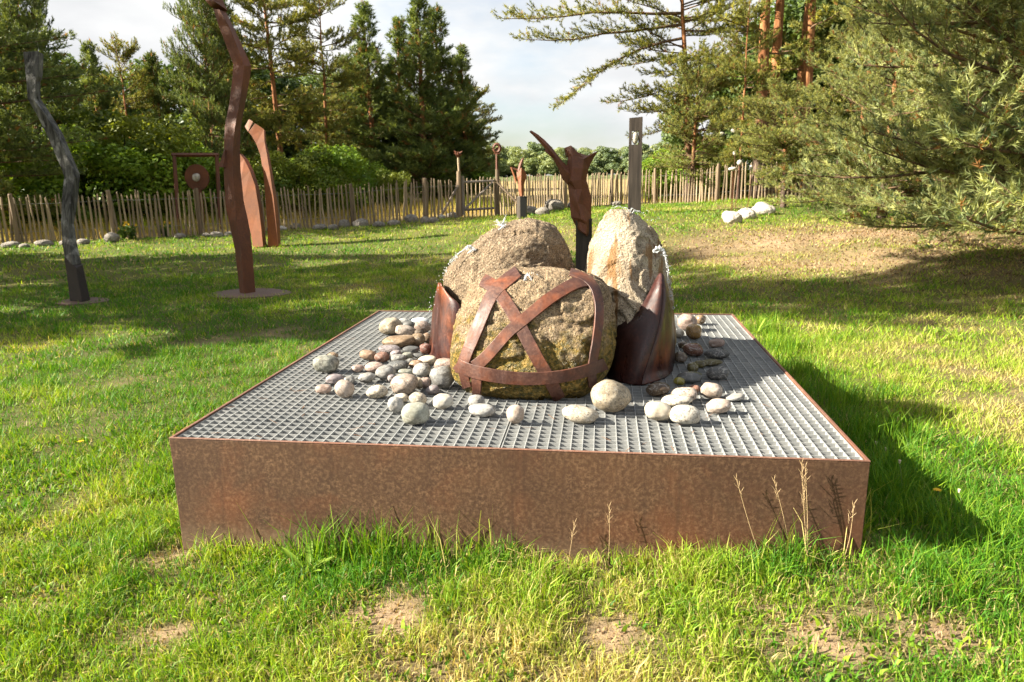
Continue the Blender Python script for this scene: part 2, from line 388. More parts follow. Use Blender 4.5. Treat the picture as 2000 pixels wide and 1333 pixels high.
# ------------------------------------------------------------------ terrain
TP = np.array([(0,-.3,.08),(1.6,-.3,.155),(1.7,1.4,.07),(2.6,.4,.10),(-1.6,-.3,0),(-1.6,1.5,0),(0,3.4,0.03),(2.5,-1.5,.05),(0,-1.5,.02),(-3,2,0),(0,4,0),(-7,6.5,0),(-4.9,7.2,0.0),(4,3,.05),(0,-5,0),(-6,-3,0),(6,-3,0),(1.5,7,0.03),(-2,9,0.04),(0.2,7.0,0.02),
    (2.9,9.5,0.16),(3.3,13.4,0.52),(5.6,12.1,0.60),(7.3,10.2,0.45),(9,13,0.7),(-14.8,13.8,0.14),(-10.9,15.0,0.22),(-8.2,17.8,0.23),(-3.95,19.9,0.41),(-3.0,20.2,0.42),
    (-0.9,23.0,0.55),(1.5,25.3,0.64),(6.4,21.6,0.86),(10.5,27,0.9),(-7.5,12.2,0.14),(1.4,18.8,0.62),(-30,25,0.3),(0,45,0.85),(30,40,1.0),(-20,60,1.1),(40,10,0.4),(-30,0,0.0),
    (0,90,1.55),(-60,90,1.5),(60,90,1.5),(0,200,1.6),(-200,100,1.5),(200,100,1.4),(0,-60,0),(100,-50,0),(-100,-50,0)], float)

def terrain(x, y):
    x = np.atleast_1d(np.asarray(x, float)); y = np.atleast_1d(np.asarray(y, float))
    num = np.zeros_like(x); den = np.zeros_like(x)
    for a, b, z in TP:
        r2 = (x - a) ** 2 + (y - b) ** 2
        w = 1.0 / (r2 + 0.6 + 0.01 * (a * a + b * b)) ** 2
        num += w * z; den += w
    return num / den

def tz(x, y): return float(terrain(x, y)[0])

def ground_hit(px, py):
    """where the sight line of a photo pixel meets the ground"""
    d = np.concatenate([np.arange(2.0, 40, 0.02), np.arange(40, 200, 0.2)])
    v = _fw + (px - 1000) / F_PX * _r - (py - 666.5) / F_PX * _u
    P = CAM[None] + d[:, None] * v[None]
    below = np.nonzero(P[:, 2] <= terrain(P[:, 0], P[:, 1]))[0]
    q = P[below[0]] if len(below) else P[-1]
    return np.array([q[0], q[1], tz(q[0], q[1])])

def foot(px, d):
    """ground point under photo column px at depth d"""
    q = at(px, 400, d); return np.array([q[0], q[1], tz(q[0], q[1])])

FENCE = [foot(-260, 17.6), foot(0, 18.3), foot(330, 19.0), foot(600, 21.3), foot(897, 22.8), foot(972, 23.3), foot(1100, 25.4), foot(1236, 27.3), foot(1400, 25.0), foot(1565, 23.6), foot(1800, 26.5), foot(2150, 30.0)]
_fx = np.array([p[0] for p in FENCE]); _fy = np.array([p[1] for p in FENCE])
def beyond(x, y): return y > np.interp(x, _fx, _fy)

BX, BD, BH = 1.5, 3.136, 0.547                # half width, depth and height of the steel box
BARE = [(on_plane(760, 1240, 0), .26, .17, .95), (on_plane(815, 1305, 0), .22, .12, .95), (on_plane(1700, 1300, 0), .40, .16, 1.0), (on_plane(350, 1215, 0), .28, .15, .85),
        (on_plane(330, 1085, 0), .18, .12, .9), (on_plane(1190, 1270, 0), .16, .12, .8), (on_plane(560, 655, 0), .5, .22, .5), (on_plane(330, 645, 0), .4, .15, .4), (on_plane(1480, 1250, 0), .15, .08, .7),
        (on_plane(1940, 1200, 0), .12, .08, .6), (on_plane(80, 1180, 0), .15, .08, .6), (on_plane(1050, 1110, 0), .35, .05, .6)]
def gauss(x, y, cx, cy, rx, ry): return np.exp(-((x - cx) / rx) ** 2 - ((y - cy) / ry) ** 2)

def bare(x, y):
    b = np.zeros_like(x)
    n = fbm2(x, y, 6.0, 4, 5)
    for (c, rx, ry, a) in BARE: b = np.maximum(b, a * gauss(x, y, c[0], c[1], rx, ry) * np.clip(1 + 4.5 * n, 0, 1.6))
    b = np.maximum(b, np.clip((fbm2(x, y, 1.9, 4, 9) - 0.10) * 4.0, 0, 0.75) * (y < 5))
    b = np.maximum(b, 0.85 * gauss(x, y, 4.8, 10.9, 4.2, 2.9) * np.clip(0.75 + 3.6 * fbm2(x, y, 1.4, 4, 4), 0, 1.2))
    b = np.maximum(b, 0.5 * gauss(x, y, 7.0, 8.5, 3.0, 1.6))
    return np.clip(b, 0, 1)

def dry(x, y):
    d = 0.26 + 1.1 * fbm2(x, y, 0.55, 3, 21) + 1.1 * fbm2(x, y, 2.6, 3, 22)
    d = d + 0.30 * gauss(x, y, 4.3, 3.4, 2.2, 1.5) + 0.16 * (y < -0.2) + 0.45 * gauss(x, y, 4.6, 11.0, 4.5, 3.2)
    d = d - 0.25 * gauss(x, y, -3.5, 3.2, 2.0, 3.5) - 0.55 * gauss(x, y, 2.0, 0.9, 0.65, 1.2) - 0.30 * gauss(x, y, -0.4, -0.25, 0.7, 0.22) - 0.15 * gauss(x, y, -6, 12, 6, 2)
    return np.clip(d, 0, 1)

GREEN = np.array([0.060, 0.185, 0.010]); LIME = np.array([0.265, 0.38, 0.020]); STRAW = np.array([0.52, 0.42, 0.17]); SOIL = np.array([0.40, 0.275, 0.165])
def ramp3(t):
    t = t[:, None]
    return np.where(t < 0.5, GREEN + (LIME - GREEN) * (t / 0.5), LIME + (STRAW - LIME) * ((t - 0.5) / 0.5))

n_g = 270
g_ = np.linspace(-1, 1, n_g); kx = 7.2
gx = 0.4 + np.sinh(kx * g_) / math.sinh(kx) * 700; gy = 1.2 + np.sinh(kx * g_) / math.sinh(kx) * 700
X, Y = np.meshgrid(gx, gy); x_, y_ = X.ravel(), Y.ravel()
far = np.hypot(x_, y_) > 30
z_ = terrain(x_, y_) + np.where(far, 0, 0.018 * fbm2(x_, y_, 1.5, 4, 31)) - 0.012
inbox = (abs(x_) < BX + .02) & (y_ > -.02) & (y_ < BD + .02)
z_ = np.where(inbox, np.minimum(z_, -0.02), z_)
by = beyond(x_, y_)
b_v, d_v = bare(x_, y_), dry(x_, y_)
cg = ramp3(np.clip(d_v + 0.18, 0, 1)) * 0.36
cg = cg + (SOIL * (0.35 + 0.65 * b_v)[:, None] - cg) * (0.30 + 0.70 * b_v)[:, None]
fieldc = np.array([0.36, 0.27, 0.11])[None] * (0.9 + 0.5 * fbm2(x_, y_, 0.4, 3, 3))[:, None]
cg = np.where((by & (y_ < 75))[:, None], fieldc, cg)
cg = np.where((np.hypot(x_, y_) > 75)[:, None], np.array([0.10, 0.13, 0.04])[None], cg)
ii = np.arange(n_g * n_g).reshape(n_g, n_g)
Fq = np.stack([ii[:-1, :-1], ii[:-1, 1:], ii[1:, 1:], ii[1:, :-1]], -1).reshape(-1, 4)
k = NT('lawn_soil'); a = k.n('Attribute'); a.attribute_name = 'Col'; c = k.n('NewGeometry').outputs['Position']
f1 = k.noise(c, 11, 8, 0.78); f2 = k.noise(c, 160, 4, 0.75)
col = k.mix(k.math('MULTIPLY', k.ramp(f1, [(0.42, 1.0), (0.58, 0.0)]), 0.45), a.outputs['Color'], (0.10, 0.075, 0.045))
col = k.mix(k.math('MULTIPLY', k.ramp(f2, [(0.55, 0.0), (0.70, 1.0)]), 0.5), col, (0.50, 0.42, 0.30))
M['soil'] = k.fin(col, 0.95, k.bump(k.math('ADD', f1, k.math('MULTIPLY', f2, 0.5)), 0.9, 0.02), 0.1)
gr = obj('ground', mesh_np('ground', np.stack([x_, y_, z_], -1), Fq, cg, True), M['soil']); gr['kind'] = 'structure'; gr['label'] = 'lawn soil with sandy bare patches and a low mound'

# ------------------------------------------------------------------ steel box and gratings
T = 0.012
root = thing('steel_platform', (0, 0, 0), 'low square rust-brown steel box carrying the grating and boulders', 'platform')
MB().box(-BX, BX, 0, T, 0.0, BH).build('front_panel', M['box'], root, bevel=0.003)
MB().box(-BX, BX, BD - T, BD, 0.0, BH).build('rear_panel', M['box'], root, bevel=0.003)
for sx in (-1, 1):
    x0, x1 = sorted((sx * BX, sx * (BX - T)))
    MB().box(x0, x1, T + .0005, BD - T - .0005, 0.0, BH).build('side_panel', M['box'], root, bevel=0.003)
for (x0, x1, y0, y1) in ((-BX, BX, 0, T), (-BX, BX, BD - T, BD), (-BX, -BX + T, T + .001, BD - T - .001), (BX - T, BX, T + .001, BD - T - .001)):
    MB().box(x0 - .001, x1 + .001, y0 - .001, y1 + .001, BH + .0003, BH + .006).build('rim', M['rim'], root, bevel=0.002)
MB().box(-BX + .02, BX - .02, .02, BD - .02, 0.02, 0.14).build('water_basin', M['basin'], root)
for sx in (-1, 1):
    for yy in (0.01, BD - .06):
        MB().box(sx * (BX - .05) - .02, sx * (BX - .05) + .02, yy, yy + .05, -.06, -.002).build('foot', M['black'], root)

G_TOP, G_H, CELL = BH - 0.003, 0.040, 0.0495
GM = 0.004                                      # gap between gratings
gx0 = [(-BX + T + .003, -GM), (GM, BX - T - .003)]
gy0 = [(T + .003, BD / 2 - GM), (BD / 2 + GM, BD - T - .003)]
glab = [['grating panel at the front of the box on the shorter pebble-free side', ''], ['', '']]
GLABEL = {(0,0): 'front grating panel of the box, the one nearer the tall crooked sculptures', (1,0): 'front grating panel of the box with the large round granite cobble on it',
          (0,1): 'rear grating panel of the box, under the heap of pebbles', (1,1): 'rear grating panel of the box, under the upright egg-shaped boulder'}
bar_cache = {}
def bar_mesh(name, lx, ly, hz):
    key = (name, round(lx, 4), round(ly, 4))
    if key not in bar_cache:
        m_ = MB().box(0, lx, 0, ly, -hz, 0); bar_cache[key] = mesh_py(name, m_.v, m_.f); bar_cache[key].materials.append(M['galv'])
    return bar_cache[key]
for i, (x0, x1) in enumerate(gx0):
    for j, (y0, y1) in enumerate(gy0):
        p_ = thing('grating_panel', (x0, y0, G_TOP), GLABEL[(i, j)], 'grating', 'steel grating panels on the box')
        w_, h_ = x1 - x0, y1 - y0
        nx, ny = round(w_ / CELL), round(h_ / CELL)
        bt, ct = 0.0038, 0.0032
        me_b = bar_mesh('bearing_bar', bt, h_ - 2 * ct, G_H); me_c = bar_mesh('cross_bar', w_, ct, G_H - 0.003)
        me_s = bar_mesh('short_bar', w_, ct, G_H)
        for q in range(nx + 1):
            obj('bearing_bar', me_b, None, p_, (q * (w_ - bt) / nx, ct, 0))
        for q in range(1, ny):
            obj('cross_bar', me_c, None, p_, (0, q * (h_ - ct) / ny, -0.0012))
        obj('edge_bar', me_s, None, p_, (0, 0, 0)); obj('edge_bar', me_s, None, p_, (0, h_ - ct, 0))
ZD = BH - 0.003

# ------------------------------------------------------------------ boulders
def spline(K, t):
    """Catmull-Rom through rows of K at parameters t in [0, len-1]"""
    K = np.asarray(K, float); n = len(K); i = np.clip(np.floor(t).astype(int), 0, n - 2); f = (t - i)[:, None]
    p0, p1, p2, p3 = K[np.maximum(i - 1, 0)], K[i], K[i + 1], K[np.minimum(i + 2, n - 1)]
    return 0.5 * ((2 * p1) + (-p0 + p2) * f + (2 * p0 - 5 * p1 + 4 * p2 - p3) * f ** 2 + (-p0 + 3 * p1 - 3 * p2 + p3) * f ** 3)

def loft_boulder(rows, nr, ns, expo=2.35):
    """rows: z, x_left, x_right, y_front, y_back"""
    R = spline(rows, np.linspace(0, len(rows) - 1, nr))
    th = np.linspace(0, 2 * math.pi, ns, endpoint=False)
    c, s = np.cos(th), np.sin(th); ex = 2.0 / expo
    cx_, sx_ = np.sign(c) * abs(c) ** ex, np.sign(s) * abs(s) ** ex
    cxm, a = (R[:, 1] + R[:, 2]) / 2, np.maximum((R[:, 2] - R[:, 1]) / 2, 0.004); cym, b = (R[:, 3] + R[:, 4]) / 2, np.maximum((R[:, 4] - R[:, 3]) / 2, 0.004)
    V = np.stack([cxm[:, None] + a[:, None] * cx_[None], cym[:, None] + b[:, None] * sx_[None], np.repeat(R[:, :1], ns, 1)], -1).reshape(-1, 3)
    i = np.arange(nr - 1)[:, None] * ns; j = np.arange(ns)[None]; j2 = (j + 1) % ns
    F = np.stack([i + j, i + j2, i + ns + j2, i + ns + j], -1).reshape(-1, 4)
    cap = np.array([[len(V) - ns + q, len(V) - ns + (q + 1) % ns, len(V) - ns + (ns - q - 2) % ns, len(V) - ns + (ns - q - 1) % ns] for q in range(ns // 2 - 1)])
    return V, np.concatenate([F, cap])

def normals_of(V, F):
    N = np.zeros_like(V); fn = np.cross(V[F[:, 1]] - V[F[:, 0]], V[F[:, 2]] - V[F[:, 0]])
    for q in range(F.shape[1]): np.add.at(N, F[:, q], fn)
    return N / (np.linalg.norm(N, axis=1, keepdims=True) + 1e-12)

def roughen(V, F, seed, big=0.02, small=0.005, cut=0.0):
    N = normals_of(V, F)
    d = big * 2 * fbm(V, 4.5, 4, seed) + small * 2 * fbm(V, 32, 3, seed + 50)
    if cut > 0:   # broken facets: quantised low-frequency steps
        q = fbm(V, 2.6, 2, seed + 90) * 6; d = d + cut * (q - np.round(q))
    return V + N * d[:, None]

fb = [(ZD - .03, -.30, .36, .78, 1.38), (ZD + .02, -.345, .405, .70, 1.45), (0.62, -.385, .455, .66, 1.50), (.70, -.40, .485, .655, 1.52), (.80, -.395, .505, .67, 1.52), (.90, -.375, .505, .71, 1.50),
      (.99, -.34, .49, .76, 1.46), (1.06, -.30, .455, .82, 1.42), (1.11, -.255, .395, .88, 1.37), (1.145, -.18, .31, .95, 1.30), (1.165, -.08, .20, 1.03, 1.22), (1.17, .02, .09, 1.1, 1.15)]
Vs, Fs = loft_boulder(fb, 60, 96, 2.7)
BVH_F = BVHTree.FromPolygons([tuple(v) for v in Vs], [tuple(int(i) for i in f) for f in Fs])
V, F = loft_boulder(fb, 130, 220, 2.7)
V = roughen(V, F, 3, 0.022, 0.010, 0.020)
sb = thing('strapped_boulder', (0.05, 1.08, ZD), 'squat granite boulder bound by criss-crossed rusty steel straps', 'boulder')
P0 = np.array([0.05, 1.08, ZD])
obj('stone', mesh_np('stone', V - P0, F, None, True), M['granite_front'], sb)

def cast(px, py):
    v = _fw + (px - 1000) / F_PX * _r - (py - 666.5) / F_PX * _u; v = v / np.linalg.norm(v)
    h = BVH_F.ray_cast(Vector(CAM.tolist()), Vector(v.tolist()))
    if h[0] is None: return None, None
    return np.array(h[0]), np.array(h[1])

def strap(zpts, wz, label=None, extra=None, lift=0.013):
    """steel band along a path over the front boulder; zpts in the photo's close-up units"""
    z = np.array(zpts, float); m_ = max(24, len(z) * 6)
    C = spline(z, np.linspace(0, len(z) - 1, m_)); Tn = np.gradient(C, axis=0); Tn /= np.linalg.norm(Tn, axis=1, keepdims=True)
    Nn = np.stack([-Tn[:, 1], Tn[:, 0]], -1)
    wz = 0.86 * np.interp(np.linspace(0, 1, m_), np.linspace(0, 1, len(wz)), wz) if hasattr(wz, '__len__') else np.full(m_, wz)
    cols = []
    for e in (-0.5, -0.17, 0.17, 0.5):
        q = C + Nn * (wz * e)[:, None]; P_, N_ = [], []
        for a_, b_ in q:
            p_, n_ = cast(820 + a_ / 3.1, 390 + b_ / 3.1); P_.append(p_); N_.append(n_)
        cols.append((P_, N_))
    rows = [k_ for k_ in range(m_) if all(c[0][k_] is not None for c in cols)]
    # stay with one connected run so the band never bridges a gap
    runs, cur = [], [rows[0]]
    for k_ in rows[1:]:
        if k_ == cur[-1] + 1: cur.append(k_)
        else: runs.append(cur); cur = [k_]
    runs.append(cur); rows = max(runs, key=len)
    Pm = np.array([[c[0][k_] for c in cols] for k_ in rows]); Nm = np.array([[c[1][k_] for c in cols] for k_ in rows])
    for _ in range(3):
        Nm[1:-1] = (Nm[:-2] + Nm[1:-1] * 2 + Nm[2:]) / 4; Pm[1:-1] = (Pm[:-2] + Pm[1:-1] * 2 + Pm[2:]) / 4
    Nm[:] = Nm.mean(axis=1, keepdims=True); Nm /= np.linalg.norm(Nm, axis=2, keepdims=True)
    Pm = Pm + Nm * (0.006 * fbm(Pm.reshape(-1, 3), 14, 3, 6)).reshape(Pm.shape[0], -1, 1)
    top = Pm + Nm * (lift + 0.011); bot = Pm + Nm * lift
    R_, k_ = top.shape[:2]
    ringv = np.concatenate([top, bot[:, ::-1]], axis=1)
    mb = MB().rings([[tuple(p) for p in r_] for r_ in ringv])
    o = mb.build('steel_strap', M['strap'], sb, origin=P0, bevel=0.002)
    return o
strap([(648, 436), (600, 455), (535, 505), (465, 565), (415, 650), (370, 760), (320, 880), (280, 990), (262, 1050)], [84, 84, 90, 90, 86, 86, 84, 80, 74])
strap([(355, 486), (400, 510), (455, 545), (520, 625), (590, 735), (650, 850), (710, 960), (770, 1060), (820, 1150), (872, 1236)], [88, 92, 96, 92, 92, 92, 92, 92, 88, 84], lift=0.0115)
strap([(345, 1010), (400, 965), (470, 890), (540, 810), (620, 745), (700, 680), (790, 610), (880, 555), (960, 520), (1040, 512)], [88, 84, 80, 80, 82, 82, 84, 84, 80, 70], lift=0.014)
strap([(905, 462), (940, 474), (1006, 505), (1050, 560), (1070, 640), (1068, 740), (1055, 850), (1036, 960), (1024, 1040), (1030, 1120)], [46, 50, 56, 60, 62, 60, 60, 60, 60, 58], lift=0.016)
strap([(248, 992), (272, 1008), (330, 1034), (430, 1056), (560, 1074), (700, 1078), (850, 1064), (970, 1036), (1060, 1004), (1100, 986)], [84, 88, 92, 94, 92, 88, 86, 84, 84, 80], lift=0.0185)
strap([(266, 990), (282, 1060), (300, 1130), (322, 1188)], [58, 62, 62, 56], lift=0.010)
strap([(352, 1050), (356, 1110), (350, 1190)], [84, 66, 56], lift=0.012)

# the two boulders behind
lb = [(ZD - .03, -.38, .12, 1.60, 2.05), (.62, -.42, .18, 1.53, 2.12), (.74, -.47, .22, 1.48, 2.18), (.86, -.545, .243, 1.44, 2.20), (.95, -.60, .255, 1.43, 2.20), (1.03, -.605, .25, 1.44, 2.18), (1.11, -.555, .238, 1.46, 2.15),
      (1.19, -.475, .215, 1.49, 2.12), (1.26, -.39, .19, 1.52, 2.08), (1.32, -.31, .155, 1.57, 2.02), (1.37, -.22, .11, 1.63, 1.95), (1.40, -.14, .05, 1.70, 1.87), (1.412, -.06, -.02, 1.76, 1.80)]
V, F = loft_boulder(lb, 130, 200, 2.05); V = roughen(V, F, 11, 0.026, 0.010, 0.016)
c0 = np.array([-.15, 1.82, ZD]); o = obj('granite_boulder', mesh_np('granite_boulder', V - c0, F, None, True), M['granite_left'], None, c0)
tag(o, 'brown rounded granite boulder leaning behind the strapped one, cupped by a steel leaf', 'boulder')
rb = [(ZD - .03, .40, .84, 1.28, 1.92), (.62, .35, .868, 1.20, 1.98), (.74, .325, .872, 1.17, 2.02), (.87, .310, .870, 1.20, 2.04), (1.00, .313, .854, 1.24, 2.04), (1.10, .318, .832, 1.29, 2.02), (1.19, .336, .805, 1.34, 1.99), (1.27, .358, .772, 1.40, 1.95),
      (1.34, .385, .730, 1.46, 1.90), (1.40, .413, .680, 1.52, 1.84), (1.445, .450, .63, 1.58, 1.79), (1.468, .490, .595, 1.62, 1.73), (1.474, .53, .56, 1.66, 1.69)]
V, F = loft_boulder(rb, 140, 200, 1.72); V = roughen(V, F, 29, 0.020, 0.009, 0.020)
c0 = np.array([.6, 1.62, ZD]); o = obj('granite_boulder', mesh_np('granite_boulder', V - c0, F, None, True), M['granite_right'], None, c0)
tag(o, 'tall pale egg-shaped granite boulder with a rusty stain, clasped by dark steel', 'boulder')

def sheet(name, grid, mat, parent, origin, thick=0.012, sub=2):
    """curved steel plate from a grid of points"""
    Gd = np.array(grid, float); r_, c_ = Gd.shape[:2]
    A = np.stack([spline(Gd[:, q], np.linspace(0, r_ - 1, 28)) for q in range(c_)], 1)
    B = A
    n_ = B.shape[1]; V_ = B.reshape(-1, 3) - np.array(origin)
    F_ = [(i * n_ + j, i * n_ + j + 1, (i + 1) * n_ + j + 1, (i + 1) * n_ + j) for i in range(27) for j in range(n_ - 1)]
    o = obj(name, mesh_py(name, V_, F_, True), mat, parent)
    so_ = o.modifiers.new('thickness', 'SOLIDIFY'); so_.thickness = thick; so_.offset = 0
    return o
def pz(px, py, y):
    """sight line of pixel met with the vertical plane at world y"""
    v = _fw + (px - 1000) / F_PX * _r - (py - 666.5) / F_PX * _u
    return CAM + v * ((y - CAM[1]) / v[1])
# left leaf: rises from the deck, tip hugging the leaning boulder
o0 = np.array([-.56, 1.5, ZD]); ls = thing('steel_leaf', o0, 'wet dark steel leaf hugging the leaning brown boulder beside the pebble heap', 'steel plate')
def deckrow(pts): return [np.array([on_plane(px, py, ZD)[0], on_plane(px, py, ZD)[1], ZD]) for px, py in pts]
sheet('leaf_plate', [
    [pz(857.5, 553, 1.66), pz(858.5, 552.5, 1.60), pz(860, 553, 1.56), pz(861.5, 556, 1.54), pz(863, 559, 1.53)],
    [pz(853, 572, 1.68), pz(858, 570, 1.58), pz(866, 571, 1.51), pz(872, 574, 1.48), pz(878, 578, 1.46)],
    [pz(848, 600, 1.70), pz(856, 598, 1.57), pz(868, 598, 1.49), pz(880, 598, 1.44), pz(897, 597, 1.41)],
    [pz(843, 640, 1.72), pz(852, 640, 1.56), pz(866, 640, 1.47), pz(884, 640, 1.42), pz(905, 640, 1.38)],
    [pz(840, 676, 1.72), pz(849, 680, 1.56), pz(864, 684, 1.47), pz(884, 688, 1.42), pz(908, 690, 1.37)],
    deckrow([(839, 694), (849, 700), (864, 704), (885, 709), (912, 714)])], M['leafsteel'], ls, o0, 0.013)
# right leaf: two plates meeting on a ridge
o0 = np.array([.66, 1.15, ZD]); rs = thing('steel_leaf', o0, 'large wet maroon steel leaf with a pointed tip clasping the egg-shaped boulder', 'steel plate')
sheet('front_plate', [
    [pz(1288, 537, 1.30), pz(1290, 535, 1.29), pz(1292, 535, 1.285), pz(1293, 537, 1.28)],
    [pz(1277, 556, 1.27), pz(1284, 555, 1.24), pz(1290, 555, 1.225), pz(1294, 557, 1.22)],
    [pz(1262, 586, 1.24), pz(1272, 586, 1.20), pz(1283, 588, 1.17), pz(1293, 590, 1.165)],
    [pz(1240, 616, 1.22), pz(1256, 618, 1.16), pz(1274, 622, 1.12), pz(1288, 626, 1.115)],
    [pz(1206, 640, 1.22), pz(1236, 648, 1.13), pz(1262, 655, 1.085), pz(1280, 660, 1.075)],
    [pz(1193, 674, 1.20), pz(1224, 684, 1.10), pz(1250, 692, 1.055), pz(1268, 697, 1.045)],
    [pz(1189, 712, 1.18), pz(1216, 722, 1.085), pz(1240, 729, 1.04), pz(1256, 733, 1.03)],
    deckrow([(1188, 739), (1213, 747), (1236, 752), (1252, 753)])], M['leafsteel'], rs, o0, 0.014)
sheet('side_plate', [
    [pz(1292.5, 536, 1.285), pz(1294, 537, 1.31), pz(1295, 539, 1.36), pz(1296, 541, 1.42)],
    [pz(1295, 557, 1.225), pz(1298, 560, 1.28), pz(1301, 563, 1.36), pz(1304, 566, 1.46)],
    [pz(1294, 590, 1.17), pz(1300, 592, 1.26), pz(1307, 594, 1.36), pz(1312, 596, 1.50)],
    [pz(1289, 626, 1.12), pz(1296, 628, 1.24), pz(1309, 629, 1.33), pz(1316, 630, 1.50)],
    [pz(1281, 660, 1.08), pz(1290, 662, 1.21), pz(1308, 662, 1.30), pz(1317, 662, 1.48)],
    [pz(1269, 697, 1.05), pz(1281, 697, 1.18), pz(1305, 695, 1.26), pz(1316, 692, 1.46)],
    [pz(1257, 733, 1.035), pz(1272, 731, 1.16), pz(1302, 724, 1.23), pz(1314, 712, 1.43)],
    deckrow([(1253, 753), (1270, 749), (1301, 738), (1312, 726)])], M['leafsteel'], rs, o0, 0.014)
